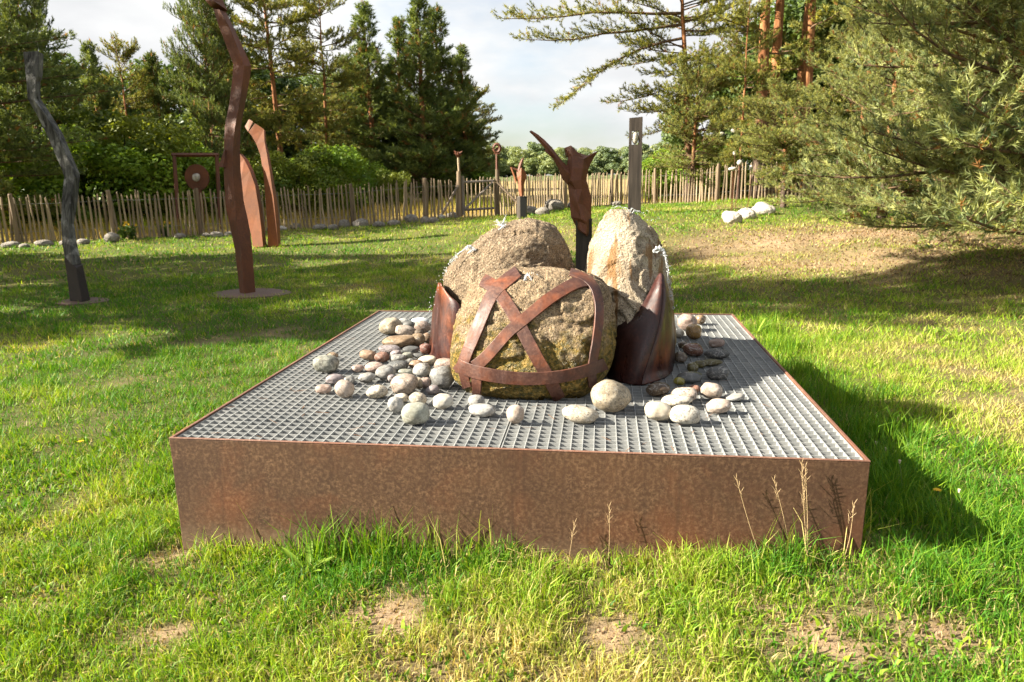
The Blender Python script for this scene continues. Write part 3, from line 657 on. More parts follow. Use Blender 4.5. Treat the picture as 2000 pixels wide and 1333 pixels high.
# ------------------------------------------------------------------ pebbles
PC = dict(beige=(.46,.39,.28), cream=(.62,.56,.45), white=(.72,.69,.61), grey=(.30,.30,.29), dgrey=(.13,.135,.135), lgrey=(.46,.46,.44), pink=(.42,.31,.26), lpink=(.52,.43,.36),
          brown=(.28,.19,.11), rbrown=(.26,.13,.09), dbrown=(.12,.085,.055), purple=(.31,.27,.28), olive=(.14,.12,.04), gold=(.38,.23,.08), ggrey=(.33,.345,.29), blue=(.55,.58,.60), orange=(.34,.23,.15), black=(.06,.06,.055), wetred=(.22,.085,.06), ylw=(.30,.27,.05))
ZA = (560, 590, 5.0); ZB = (1130, 590, 5.0); ZC = (820, 390, 3.1)
PEB = [
 (ZA,1010,235,212,172,'beige',.55,'speckled beige cobble at the far end of the pebble heap'),
 (ZA,1140,190,112,62,'lgrey',.5,'small pale mottled pebble right behind the speckled beige cobble'),
 (ZA,1192,218,118,64,'dgrey',.5,'dark mottled pebble wedged between the far pale pebbles of the heap'),
 (ZA,1300,190,190,78,'blue',.3,'flat bluish white pebble, farthest one beside the steel leaf'),
 (ZA,1155,282,200,112,'lpink',.6,'pinkish speckled cobble just in front of the dark mottled pebble'),
 (ZA,1325,245,165,125,'pink',.7,'coarse pinkish brown cobble touching the steel leaf, upper of two'),
 (ZA,1292,305,92,80,'dbrown',.4,'small dark brown pebble tucked beside the pinkish speckled cobble'),
 (ZA,1375,350,104,104,'orange',.5,'round salmon-brown pebble against the steel leaf'),
 (ZA,1100,385,350,124,'brown',.35,'long brown cobble lying across the heap, longest of the heap'),
 (ZA,1275,370,165,130,'brown',.6,'wedge-shaped brown stone at the end of the long brown cobble'),
 (ZA,1010,465,222,90,'purple',.6,'flat mauve-grey mottled pebble in front of the long brown cobble'),
 (ZA,1210,468,172,78,'dgrey',.25,'flat dark slate-grey pebble in front of the wedge-shaped brown stone'),
 (ZA,1355,458,122,104,'wetred',.8,'red and black mottled pebble against the foot of the steel leaf'),
 (ZA,800,522,172,98,'orange',.35,'orange-brown flat pebble at the outer edge of the heap'),
 (ZA,930,540,162,108,'rbrown',.5,'reddish brown pebble beside the orange-brown flat one'),
 (ZA,1065,502,112,66,'purple',.4,'small mauve pebble in the middle of the heap behind others'),
 (ZA,1085,552,176,84,'grey',.6,'brownish grey speckled pebble in the middle of the heap'),
 (ZA,1175,526,112,72,'ggrey',.35,'small greenish grey pebble in front of the slate-grey one'),
 (ZA,1288,528,132,58,'dgrey',.15,'smooth dark flat pebble behind the cream two-tone one'),
 (ZA,1215,577,92,58,'dgrey',.7,'tiny dark speckled pebble in the middle of the heap'),
 (ZA,1370,572,190,94,'cream',.2,'cream two-tone flat pebble in front of the steel leaf'),
 (ZA,690,650,132,72,'pink',.55,'small flat pink-brown pebble on the outer side of the heap'),
 (ZA,855,638,206,104,'pink',.3,'long rosy grey pebble next to the small flat pink-brown one'),
 (ZA,1095,622,222,108,'dgrey',.55,'dark grey speckled cobble leaning on the round grey one'),
 (ZA,965,692,196,152,'grey',.35,'round mid-grey cobble near the centre of the heap'),
 (ZA,1265,612,142,84,'orange',.35,'orange-pink pebble behind the pale grey black-spotted one'),
 (ZA,1320,662,182,138,'lgrey',.6,'pale grey cobble with black spots near the big grey oval'),
 (ZA,1548,612,205,135,'pink',.75,'mottled pink cobble between the steel leaf and the strapped boulder'),
 (ZA,1160,682,142,54,'ggrey',.5,'thin greenish pebble behind the largest pinkish cobble'),
 (ZA,1520,735,250,226,'grey',.45,'big grey oval cobble beside the strapped boulder'),
 (ZA,785,740,176,102,'lgrey',.4,'flat pale grey-green pebble standing alone before the round mid-grey cobble'),
 (ZA,385,610,246,172,'ggrey',.7,'spotted grey cobble lying farthest out on the grating'),
 (ZA,450,526,112,72,'brown',.4,'brownish pebble half hidden behind the spotted grey outlying cobble'),
 (ZA,470,752,192,108,'purple',.3,'flat lilac-grey pebble lying in front of the outlying spotted cobble'),
 (ZA,612,765,112,86,'grey',.5,'grey-brown pebble between the lilac-grey and the round pink ones'),
 (ZA,360,852,172,92,'pink',.25,'flat dusky pink pebble, outermost of all near the front'),
 (ZA,565,847,186,174,'lpink',.4,'round pale pink cobble with red flecks on the bare grating'),
 (ZA,880,877,216,138,'cream',.7,'pale beige speckled oval pebble standing alone near the heap'),
 (ZA,1150,802,272,212,'lpink',.6,'largest pinkish speckled cobble at the front of the heap'),
 (ZA,1025,748,84,80,'purple',.5,'small mauve-grey pebble beside the largest pinkish cobble'),
 (ZA,1290,795,112,132,'beige',.5,'beige pebble squeezed behind the largest pinkish cobble'),
 (ZA,1358,792,112,112,'pink',.6,'pink-brown mottled pebble next to the big grey oval'),
 (ZA,1425,857,142,98,'purple',.3,'purple-brown pebble with a pale vein below the big grey oval'),
 (ZA,1120,940,162,92,'cream',.6,'cream speckled pebble just behind the large pale green-grey cobble'),
 (ZA,1065,1002,152,148,'lgrey',.3,'round grey pebble touching the large pale green-grey cobble'),
 (ZA,1280,948,172,134,'cream',.5,'round cream pebble behind the large pale green-grey cobble'),
 (ZA,1255,1082,292,224,'ggrey',.25,'large pale green-grey cobble at the very front of the heap'),
 (ZA,1520,967,222,152,'white',.1,'clean white oval pebble before the strapped boulder'),
 (ZA,1852,975,168,128,'lgrey',.5,'pale grey round pebble at the foot of the strapped boulder'),
 (ZA,1910,1062,274,126,'lgrey',.35,'long flat whitish pebble lying before the pale grey round one'),
 (ZC,580,1302,116,118,'lpink',.3,'round pinkish pebble lying alone by the grating seam'),
 (ZC,970,1302,224,104,'cream',.7,'flat pale speckled pebble in front of the large round granite cobble'),
 (ZC,1158,1187,246,206,'beige',.6,'large round granite cobble at the corner of the strapped boulder'),
 (ZB,1065,197,192,168,'pink',.55,'big pink-beige cobble at the far end behind the maroon leaf'),
 (ZB,1188,172,112,102,'brown',.7,'mottled brown pebble behind the big pink-beige cobble'),
 (ZB,1125,292,156,152,'gold',.3,'golden brown shiny pebble in front of the big pink-beige cobble'),
 (ZB,985,307,102,88,'cream',.4,'yellowish white wet pebble close to the maroon leaf'),
 (ZB,1020,417,96,72,'dbrown',.4,'small wet brown pebble beside the maroon leaf'),
 (ZB,1115,467,206,128,'rbrown',.45,'wet reddish brown cobble behind the olive pebbles'),
 (ZB,1350,407,156,84,'pink',.35,'pinkish red pebble behind the long dark grey one'),
 (ZB,1350,502,256,118,'dgrey',.8,'long dark grey mottled pebble with a rough face'),
 (ZB,995,542,136,112,'dbrown',.4,'wet grey-brown pebble touching the maroon leaf'),
 (ZB,1295,592,222,70,'olive',.5,'flat olive-brown pebble in front of the long dark grey one'),
 (ZB,1115,637,112,112,'olive',.3,'glossy olive-green pebble, upright, among the wet stones'),
 (ZB,1182,607,122,78,'olive',.6,'dark olive pebble partly behind the upright olive-green one'),
 (ZB,1360,697,222,138,'dgrey',.4,'rounded dark grey cobble on the outer side of the wet stones'),
 (ZB,1090,737,262,118,'dgrey',.2,'flat dark greenish slate pebble by the corner of the maroon leaf'),
 (ZB,985,772,116,84,'ylw',.3,'small yellow-olive pebble in front of the dark greenish slate'),
 (ZB,775,852,236,142,'dbrown',.6,'dark brown speckled cobble in front of the maroon leaf'),
 (ZB,1130,852,132,98,'rbrown',.2,'small rust-red pebble behind the beige speckled cobble'),
 (ZB,1040,905,272,150,'lpink',.8,'beige cobble with heavy dark speckles behind the white trio'),
 (ZB,1300,867,212,174,'lpink',.35,'round pink-beige cobble beside the heavily speckled one'),
 (ZB,955,967,312,132,'cream',.7,'pale black-flecked cobble, rear one of the white trio'),
 (ZB,780,1067,272,192,'cream',.15,'smooth creamy white cobble, one of the white trio nearest the boulder'),
 (ZB,1042,1102,306,188,'white',.6,'white black-speckled cobble, frontmost of the white trio'),
 (ZB,1365,1022,242,142,'lpink',.3,'pinkish beige oval cobble beside the white trio'),
 (ZB,1520,932,202,78,'lgrey',.1,'flat two-tone grey and white pebble, outermost behind the pinkish oval'),
]
def ico(sub):
    bm = bmesh.new(); bmesh.ops.create_icosphere(bm, subdivisions=sub, radius=1.0)
    V_ = np.array([v.co[:] for v in bm.verts]); F_ = np.array([[v.index for v in f.verts] for f in bm.faces]); bm.free(); return V_, F_
ICO3 = ico(4); ICO2 = ico(3); ICO1 = ico(2); ICO0 = ico(1)
rp = np.random.default_rng(41)
for q, (Z, zx, zy, w_, h_, ck, sp, lab) in enumerate(PEB):
    px, py, wp, hp = Z[0] + zx / Z[2], Z[1] + zy / Z[2], w_ / Z[2], h_ / Z[2]
    cz = 0.05; P_ = on_plane(px, py, ZD + cz)
    for _ in range(6):
        d = float(np.dot(P_ - CAM, _fw)); a = wp * d / F_PX / 2; hh = hp * d / F_PX / 2
        b = min(a, max(hh * 1.15, a * 0.72))
        el = math.asin((CAM[2] - P_[2]) / np.linalg.norm(P_ - CAM))
        c2 = hh * hh - (b * math.sin(el)) ** 2
        cz = math.sqrt(max(c2, (0.55 * hh) ** 2)) / math.cos(el); cz = min(cz, a * 1.05)
        P_ = on_plane(px, py, ZD + cz * 0.97)
    V_, F_ = ICO3
    S = V_.copy(); lp = rp.uniform(2.0, 2.5); S = S / (np.sum(abs(S) ** lp, 1) ** (1 / lp))[:, None]
    S = S * (1 + 0.42 * fbm(V_ + q * 7.7, 1.0, 3, q)[:, None] + 0.05 * fbm(V_ + q * 3.1, 4, 2, q + 5)[:, None])
    tilt = rp.uniform(-0.10, 0.10); rz = rp.uniform(-0.22, 0.22)
    S = S / abs(S).max(0) * np.array([a, b, cz]); S[:, 2] = S[:, 2] + S[:, 0] * math.tan(tilt)
    S[:, 2] -= S[:, 2].min() + cz * 0.97; S[:, 2] = np.maximum(S[:, 2], -cz * 0.97)
    o = obj('pebble', mesh_np('pebble', S, F_, None, True), M['pebble_wet' if (Z is ZB and zx < 1240 and zy < 860 and ck not in ('pink', 'lpink')) else 'pebble'], None, P_)
    o.rotation_euler = (0, 0, rz); c_ = PC[ck]; jit = rp.uniform(0.66, 0.86); o.color = (c_[0] * jit, c_[1] * jit, c_[2] * jit, min(1.0, sp * 1.3))
    tag(o, lab, 'pebble', 'pebbles on the grating')

# ------------------------------------------------------------------ water spouts
def water(name, label, strands, drops, origin):
    """strands: polylines with radii; drops: centre, radius"""
    r_ = thing(name, origin, label, 'water', 'fountain water on the boulders'); O = np.array(origin)
    mb = MB()
    for pts, rad in strands:
        C = spline(np.array(pts), np.linspace(0, len(pts) - 1, len(pts) * 6)); rr = np.interp(np.linspace(0, 1, len(C)), np.linspace(0, 1, len(rad)), rad)
        rr = rr * (1 + 0.5 * np.sin(np.arange(len(C)) * 1.9 + len(C))); mb.tube(C + RNG.normal(0, 0.0012, C.shape), np.maximum(rr * .62, 0.0008), 6)
    mb.build('jet', M['water'], r_, origin=O, smooth=True)['kind'] = 'stuff'
    V0, F0 = ICO1; VV, FF = [], []
    for n_, (p_, s_) in enumerate(drops):
        VV.append(V0 * s_ * np.array([1, 1, RNG.uniform(0.8, 1.6)]) + np.array(p_) - O); FF.append(F0 + n_ * len(V0))
    o = obj('droplets', mesh_np('droplets', np.concatenate(VV), np.concatenate(FF), None, True), M['water'], r_); o['kind'] = 'stuff'
def dropcloud(path, n, spread, smin, smax):
    C = spline(np.array(path), RNG.uniform(0, len(path) - 1, n)); return [(c + RNG.normal(0, spread, 3), RNG.uniform(smin, smax) ) for c in C]
Z2 = lambda x, y: (830 + x / 6.06, 400 + y / 6.06)
b1 = pz(*Z2(915, 260), 1.68)
st = []
for dx, dy in ((-110, -60), (-70, -85), (-45, -60), (-15, -70), (25, -60), (48, -140), (35, -95), (62, -60), (-90, -20)):
    e = pz(*Z2(915 + dx, 260 + dy), 1.68 + RNG.uniform(-.03, .03)); mid = (b1 + e) / 2 + np.array([RNG.uniform(-.008, .008), 0, 0.006]); st.append(([b1, mid, e], [.0075, .0045, .0015]))
st.append(([pz(*Z2(960, 235), 1.60), pz(*Z2(915, 268), 1.58), pz(*Z2(870, 300), 1.57)], [.006, .010, .004]))
water('water_spout', 'splash of water leaping from the upper slope of the leaning brown boulder', st, dropcloud([b1, pz(*Z2(820, 190), 1.68)], 16, .014, .0015, .0035) + dropcloud([b1, pz(*Z2(970, 140), 1.68)], 12, .010, .0015, .003), b1)
b2 = pz(*Z2(560, 545), 1.60)
pathb = [pz(*Z2(x, y), 1.58) for x, y in ((590, 520), (520, 490), (470, 530), (400, 580), (345, 640), (300, 690), (250, 770), (222, 850))]
st = [(pathb[:6], [.010, .012, .008, .006, .004, .002]), ([b2, pz(*Z2(520, 500), 1.58), pz(*Z2(490, 545), 1.57)], [.010, .010, .004]), ([pz(*Z2(600, 530), 1.57), pz(*Z2(545, 550), 1.56), pz(*Z2(500, 580), 1.56)], [.008, .011, .003])]
water('water_spout', 'thread of water arching off the lower end of the leaning brown boulder', st, dropcloud(pathb[3:], 46, .009, .0018, .0042) + dropcloud([pathb[-1], pz(*Z2(165, 960), 1.58), pz(*Z2(90, 1180), 1.58), pz(*Z2(70, 1260), 1.58)], 30, .012, .0014, .0032), b2)
Z5 = lambda x, y: (1120 + x / 5.795, 390 + y / 5.795)
b3 = pz(*Z5(640, 150), 1.64); st = []
for arc in (((640, 140), (600, 95), (560, 92), (500, 72), (450, 95)), ((640, 145), (610, 100), (590, 110)), ((650, 145), (655, 105), (680, 108), (690, 140), (760, 140)), ((665, 150), (700, 128), (745, 130), (775, 152))):
    st.append(([pz(*Z5(*a_), 1.64) for a_ in arc], [.005, .004, .0035, .002, .0012]))
water('water_spout', 'small bubbling spout on the peak of the egg-shaped boulder', st, dropcloud([pz(*Z5(500, 75), 1.64), pz(*Z5(420, 120), 1.64)], 10, .006, .0015, .0032) + dropcloud([pz(*Z5(720, 130), 1.64), pz(*Z5(850, 190), 1.64), pz(*Z5(960, 260), 1.64)], 22, .018, .0012, .0026), b3)
b4 = pz(*Z5(950, 570), 1.42)
pathd = [pz(*Z5(x, y), 1.40) for x, y in ((900, 585), (970, 545), (1030, 600), (1045, 680), (1075, 780), (1070, 900), (1085, 1020), (1105, 1120), (1130, 1230))]
st = [(pathd[:5], [.008, .016, .013, .008, .004]), ([pathd[0], pz(*Z5(930, 600), 1.40), pz(*Z5(985, 575), 1.40)], [.006, .008, .006]), (pathd[4:7], [.003, .0035, .002])]
for zx, zy, rr in ((1070, 920, 14), (1100, 1070, 17), (1103, 1110, 14), (1130, 1225, 11)):
    th = np.linspace(0, 2 * math.pi, 9); st.append(([pz(*Z5(zx + rr * math.cos(t_), zy + 1.8 * rr * math.sin(t_)), 1.38) for t_ in th], [.0024, .0024]))
water('water_spout', 'gush of water spilling down the outer side of the egg-shaped boulder', st, dropcloud(pathd, 60, .010, .0014, .0036), b4)
b5 = pz(*Z2(1200, 900), 0.86)
b5 = cast(1030, 541)[0]
st = []
for a_ in range(7):
    e = cast(1030 + RNG.uniform(-14, 12), 545 + RNG.uniform(0, 12))[0]; st.append(([b5 + np.array([0, -.012, .014]), (b5 + e) / 2 + np.array([0, -.016, .016]), e + np.array([0, -.004, 0])], [.004, .005, .002]))
water('water_spout', 'low bubbling spring on top of the strapped boulder', st, [(b5 + RNG.normal(0, .025, 3) * np.array([1, .4, .4]) + np.array([0, -.015, .02]), RNG.uniform(.0015, .003)) for _ in range(16)], b5)

# ------------------------------------------------------------------ sculptures on the lawn
def gz(px, py):
    return ground_hit(px, py)
def depth_of(P_): return float(np.dot(np.asarray(P_) - CAM, _fw))

def quad_loft(mb, lv, d0, dl, dr):
    """levels of (left, ridge, right) photo points; the ridge stands nearest"""
    R_ = []
    for (l_, m_, r_) in lv:
        pl, pm, pr = at(l_[0], l_[1], d0 + dl), at(m_[0], m_[1], d0), at(r_[0], r_[1], d0 + dr)
        R_.append([pm, pr, pl + pr - pm, pl])
    mb.rings(R_); return mb

def base_plate(parent, c, rx, ry, seed, O):
    th = np.linspace(0, 2 * math.pi, 28, endpoint=False); rr = 1 + 0.05 * np.sin(3 * th + seed)
    top = [(c[0] + rx * r_ * math.cos(t_), c[1] + ry * r_ * math.sin(t_), c[2] + 0.006) for r_, t_ in zip(rr, th)]
    bot = [(x, y, c[2] - 0.03) for x, y, z in top]
    return MB().rings([bot, top]).build('base_plate', M['plate'], parent, origin=O, bevel=0.003)

# charred crooked post
B = gz(152, 590); d = depth_of(B) - 0.05
t = thing('crooked_post_sculpture', B, 'crooked charred wooden post on a dark steel shoe, beside the fence end of the lawn', 'sculpture')
s3 = lambda x, y: (x / 2.467, 80 + y / 2.469)
lv = [[s3(110, 52), s3(185, 48), s3(212, 66)], [s3(118, 130), s3(178, 172), s3(206, 178)], [s3(126, 200), s3(172, 200), s3(196, 200)], [s3(130, 278), s3(168, 292), s3(198, 282)], [s3(178, 360), s3(214, 350), s3(240, 345)],
      [s3(232, 470), s3(278, 455), s3(300, 440)], [s3(300, 630), s3(352, 620), s3(386, 642)], [s3(308, 660), s3(358, 660), s3(386, 660)], [s3(296, 760), s3(340, 770), s3(378, 760)], [s3(292, 880), s3(330, 890), s3(358, 880)],
      [s3(298, 970), s3(338, 985), s3(372, 975)], [s3(312, 1060), s3(352, 1085), s3(394, 1075)]]
quad_loft(MB(), lv, d, 0.09, 0.13).build('charred_shaft', M['charred'], t, origin=B, bevel=0.012)
lv = [[s3(307, 1040), s3(368, 1095), s3(399, 1080)], [s3(320, 1120), s3(376, 1150), s3(412, 1140)], [s3(338, 1265), s3(398, 1264), s3(436, 1250)]]
quad_loft(MB(), lv, d - 0.02, 0.10, 0.15).build('steel_shoe', M['shoe'], t, origin=B, bevel=0.006)
base_plate(t, B + np.array([0.03, 0.06, 0]), 0.36, 0.30, 1, B)

# tall rusty column
B = gz(482, 574); d = depth_of(B) - 0.05
t = thing('tall_steel_sculpture', B, 'tallest sculpture, bent dark rusty steel column leaving the top of the picture', 'sculpture')
s8 = lambda x, y: (400 + x / 3.506, 220 + y / 3.508)
s2 = lambda x, y: (380 + x / 4.445, y / 4.443)
lv = [[s8(240, 1250), s8(272, 1252), s8(348, 1232)], [s8(205, 940), s8(246, 930), s8(322, 900)], [s8(165, 750), s8(215, 740), s8(298, 740)], [s8(140, 640), s8(205, 600), s8(268, 610)], [s8(128, 390), s8(192, 390), s8(246, 400)],
      [s8(130, 260), s8(190, 270), s8(242, 270)], [s2(262, 1090), s2(350, 1110), s2(400, 1110)], [s2(300, 900), s2(390, 900), s2(445, 890)], [s2(325, 700), s2(420, 690), s2(482, 680)], [s2(335, 560), s2(430, 570), s2(494, 575)],
      [s2(300, 470), s2(395, 470), s2(462, 500)], [s2(205, 215), s2(300, 230), s2(355, 270)], [s2(160, 75), s2(215, 85), s2(272, 105)]]
quad_loft(MB(), lv, d, 0.12, 0.16).build('column_shaft', M['rust'], t, origin=B, bevel=0.005)
lv = [[s2(138, 58), s2(190, 25), s2(290, 95)], [s2(95, 8), s2(170, 12), s2(262, 40)], [s2(60, -60), s2(150, -70), s2(235, -30)], [s2(40, -190), s2(120, -210), s2(190, -180)]]
quad_loft(MB(), lv, d - 0.05, 0.16, 0.2).build('head_piece', M['rust'], t, origin=B, bevel=0.005)
lv = [[s8(88, 372), s8(120, 378), s8(150, 375)], [s8(110, 320), s8(135, 315), s8(160, 315)], [s8(128, 262), s8(138, 258), s8(150, 256)]]
quad_loft(MB(), lv, d + 0.05, 0.03, 0.04).build('side_fin', M['rust'], t, origin=B, bevel=0.004)
base_plate(t, B + np.array([0.02, 0.05, 0]), 0.62, 0.46, 2, B)

# broad arched blade and hooked horn behind it
B = gz(512, 483); d = depth_of(B) - 0.05
t = thing('arched_blade_sculpture', B, 'broad arched orange-rust steel blade half hidden by the tallest column', 'sculpture')
lv = [[s8(330, 925), s8(400, 920), s8(424, 915)], [s8(315, 830), s8(388, 800), s8(412, 800)], [s8(290, 720), s8(370, 650), s8(395, 650)], [s8(265, 600), s8(345, 500), s8(370, 505)], [s8(245, 480), s8(310, 400), s8(336, 405)], [s8(228, 360), s8(270, 320), s8(300, 330)], [s8(222, 290), s8(238, 280), s8(262, 288)]]
quad_loft(MB(), lv, d, 0.05, 0.32).build('blade', M['rust_orange'], t, origin=B, bevel=0.005)
B = gz(535, 482); d = depth_of(B) - 0.05
t = thing('hooked_horn_sculpture', B, 'slender hooked rusty steel horn with a bright cut tip, beside the arched blade', 'sculpture')
lv = [[s8(432, 922), s8(502, 918), s8(521, 915)], [s8(428, 780), s8(490, 770), s8(514, 765)], [s8(415, 600), s8(472, 590), s8(492, 590)], [s8(402, 430), s8(445, 400), s8(462, 395)], [s8(380, 290), s8(425, 280), s8(440, 280)], [s8(352, 215), s8(410, 200), s8(420, 205)],
      [s8(320, 160), s8(406, 115), s8(416, 125)], [s8(300, 134), s8(345, 75), s8(356, 82)]]
quad_loft(MB(), lv, d, 0.04, 0.2).build('horn', M['rust_orange'], t, origin=B, bevel=0.005)
lv = [[s8(297, 133), s8(329, 62), s8(336, 68)], [s8(275, 98), s8(303, 46), s8(310, 52)]]
quad_loft(MB(), lv, d - 0.01, 0.05, 0.2).build('cut_tip', M['rust_cut'], t, origin=B, bevel=0.003)

# square frame with a hanging disc, behind the fence
dF = 21.6; c_ = foot(385, dF); O = c_
t = thing('framed_disc_sculpture', O, 'rusty square steel frame holding a disc with a stone in it, behind the fence', 'sculpture')
def bar(mb, p, q, r_):
    p, q = np.array(p, float), np.array(q, float); mb.tube([p, q], [r_, r_], 4); return mb
tl, tr_, bl, br = at(340, 303, dF), at(423, 303, dF), at(346, 420, dF), at(428, 420, dF)
bl = bl * np.array([1, 1, 0]) + np.array([0, 0, tz(bl[0], bl[1]) - .1]); br = br * np.array([1, 1, 0]) + np.array([0, 0, tz(br[0], br[1]) - .1])
for a_, b_ in ((bl, tl), (br, tr_)): bar(MB(), a_, b_, 0.065).build('frame_post', M['rust'], t, origin=O)
bar(MB(), tl + (tl - tr_) * 0.05, tr_ + (tr_ - tl) * 0.05, 0.06).build('frame_beam', M['rust'], t, origin=O)
dc = at(385, 347, dF - 0.02); RD = 25 * dF / F_PX
mb = MB(); th = np.linspace(0, 2 * math.pi, 40, endpoint=False); hole = 0.20
outer = [[(dc[0] + r_ * math.cos(a_), dc[1] + s_, dc[2] + r_ * math.sin(a_)) for a_ in th] for r_, s_ in ((RD * hole, -.02), (RD, -.02), (RD, .02), (RD * hole, .02))]
n_ = len(th); V_ = [p for r_ in outer for p in r_]; F_ = []
for i in range(4):
    for j in range(n_): F_.append((i * n_ + j, i * n_ + (j + 1) % n_, ((i + 1) % 4) * n_ + (j + 1) % n_, ((i + 1) % 4) * n_ + j))
mb.add(V_, F_).build('disc', M['rust'], t, origin=O)
S = ICO2[0] * (1 + 0.35 * fbm(ICO2[0], 1.3, 3, 8))[:, None] * np.array([.12, .10, .12])
obj('stone', mesh_np('stone', S + dc - O + np.array([0, -.03, 0]), ICO2[1], None, True), M['whitestone'], t)
sup = at(385, 420, dF); bar(MB(), [dc[0], dc[1] + .03, tz(dc[0], dc[1])], [dc[0], dc[1] + .03, dc[2] - RD * 0.9], 0.09).build('disc_support', M['rust'], t, origin=O)

# winged torso on a wooden post
z1 = lambda x, y: (980 + x / 4.443, 230 + y / 4.443)
dT = 9.6; O = foot(1140, dT)
t = thing('winged_torso_sculpture', O, 'faceted rusty steel torso with one raised wing on a dark wooden post', 'sculpture')
def P1(x, y, dd): q = z1(x, y); return at(q[0], q[1], dT + dd)
rows = [[(543, 262, .02), (602, 240, -.03), (708, 345, .0), (838, 288, .04)], [(576, 345, .02), (612, 330, -.06), (708, 362, -.05), (800, 350, .06)], [(562, 440, .03), (612, 440, -.10), (705, 440, -.09), (754, 440, .05)],
        [(566, 560, .03), (604, 552, -.12), (690, 540, -.07), (735, 540, .05)], [(575, 605, .03), (640, 622, -.07), (700, 620, -.04), (752, 600, .05)], [(588, 720, .03), (658, 740, -.12), (712, 755, -.02), (778, 690, .05)],
        [(600, 862, .03), (690, 880, -.12), (738, 902, -.14), (778, 850, .05)], [(640, 940, .04), (676, 905, -.05), (738, 930, -.12), (776, 900, .05)], [(652, 972, .04), (686, 985, -.08), (735, 1015, -.10), (770, 965, .04)], [(735, 1028, .0), (740, 1032, -.02), (744, 1033, -.02), (748, 1026, .0)]]
R_ = []
for row in rows:
    f4 = [P1(*q) for q in row]; back = [P1(q[0] * .85 + row[1][0] * .15, q[1] if row is not rows[0] else 350, 0.22) for q in (row[3], row[0])]
    R_.append(f4 + back)
MB().rings(R_).build('torso', M['rust'], t, origin=O, bevel=0.004)
wing = [[(572, 585, -.02), (610, 500, -.08), (585, 420, .0)], [(522, 532, -.02), (560, 470, -.09), (556, 408, .0)], [(492, 445, -.02), (520, 420, -.08), (532, 385, .0)], [(440, 352, .0), (474, 352, -.06), (492, 336, .02)], [(404, 312, .0), (436, 300, -.05), (452, 280, .02)], [(372, 268, .01), (400, 258, -.04), (420, 242, .03)],
        [(328, 217, .02), (350, 206, -.02), (366, 188, .03)], [(282, 167, .02), (300, 158, -.01), (314, 146, .03)], [(238, 124, .02), (246, 116, .01), (258, 112, .03)]]
MB().rings([[P1(*q) for q in w] + [P1(w[1][0], w[1][1], .14)] for w in wing]).build('wing', M['rust'], t, origin=O, bevel=0.003)
lf = [[(370, 290, -.01), (395, 262, -.02), (434, 292, .0)], [(378, 300, -.01), (410, 318, -.03), (436, 300, .0)], [(440, 352, -.01), (450, 360, -.03), (462, 350, .0)]]
MB().rings([[P1(*q) for q in w] + [P1(w[1][0], w[1][1], .08)] for w in lf]).build('wing_spur', M['rust'], t, origin=O, bevel=0.003)
p0, p1_ = P1(642, 985, .02), P1(782, 985, .02); cxp = (p0 + p1_) / 2; hw = abs(p1_[0] - p0[0]) / 2
MB().box(cxp[0] - hw, cxp[0] + hw, cxp[1] - .02, cxp[1] + 2 * hw - .02, O[2] - .05, P1(700, 880, 0)[2]).build('wooden_post', M['slabwood'], t, origin=O, bevel=0.008)

# small abstract figure on a black plinth
z7 = lambda x, y: (860 + x / 7.84, 260 + y / 7.84)
O = gz(1018, 428); dS = depth_of(O)
t = thing('small_abstract_sculpture', O, 'small jagged rusty figure on a narrow black plinth near the gate', 'sculpture')
def P7(x, y, dd): q = z7(x, y); return at(q[0], q[1], dS + dd)
a_, b_ = P7(1170, 975, 0), P7(1318, 975, 0); xw0, xw1 = a_[0], b_[0]; yy = a_[1]
MB().box(xw0 + (xw1 - xw0) * .36, xw1, yy, yy + .24, O[2] - .05, a_[2]).build('plinth', M['black'], t, origin=O, bevel=0.006)
MB().box(xw0, xw0 + (xw1 - xw0) * .355, yy + .01, yy + .23, O[2] - .05, a_[2] - .003).build('plinth_side', M['greywood'], t, origin=O, bevel=0.006)
rows = [[(1218, 968, 0), (1250, 970, -.06), (1280, 962, 0)], [(1195, 880, 0), (1240, 870, -.08), (1278, 840, 0)], [(1185, 780, 0), (1235, 730, -.10), (1290, 760, 0)], [(1160, 690, 0), (1240, 650, -.10), (1322, 690, 0)], [(1165, 610, 0), (1240, 580, -.10), (1312, 615, 0)], [(1190, 555, 0), (1240, 530, -.06), (1280, 560, 0)]]
MB().rings([[P7(*q) for q in w] + [P7(w[1][0], w[1][1], .12)] for w in rows]).build('body', M['rust_orange'], t, origin=O, bevel=0.004)
rows = [[(1180, 580, -.02), (1205, 590, -.06), (1245, 530, 0)], [(1200, 490, -.02), (1225, 500, -.06), (1265, 460, 0)], [(1240, 400, 0), (1262, 395, -.03), (1290, 370, .02)]]
MB().rings([[P7(*q) for q in w] + [P7(w[1][0], w[1][1], .08)] for w in rows]).build('upper_wing', M['rust'], t, origin=O, bevel=0.003)
rows = [[(1150, 775, 0), (1165, 760, -.04), (1172, 730, 0)], [(1110, 640, 0), (1128, 635, -.04), (1140, 620, 0)], [(1068, 530, 0), (1085, 518, -.03), (1100, 535, 0)]]
MB().rings([[P7(*q) for q in w] + [P7(w[1][0], w[1][1], .05)] for w in rows]).build('side_wing', M['rust_orange'], t, origin=O, bevel=0.003)
rows = [[(1075, 522, 0), (1085, 540, -.03), (1095, 520, 0)], [(1150, 545, 0), (1160, 575, -.04), (1172, 548, 0)], [(1195, 560, 0), (1200, 620, -.05), (1215, 560, 0)]]
MB().rings([[P7(*q) for q in w] + [P7(w[1][0], w[1][1], .05)] for w in rows]).build('crossing_bar', M['rust'], t, origin=O, bevel=0.003)

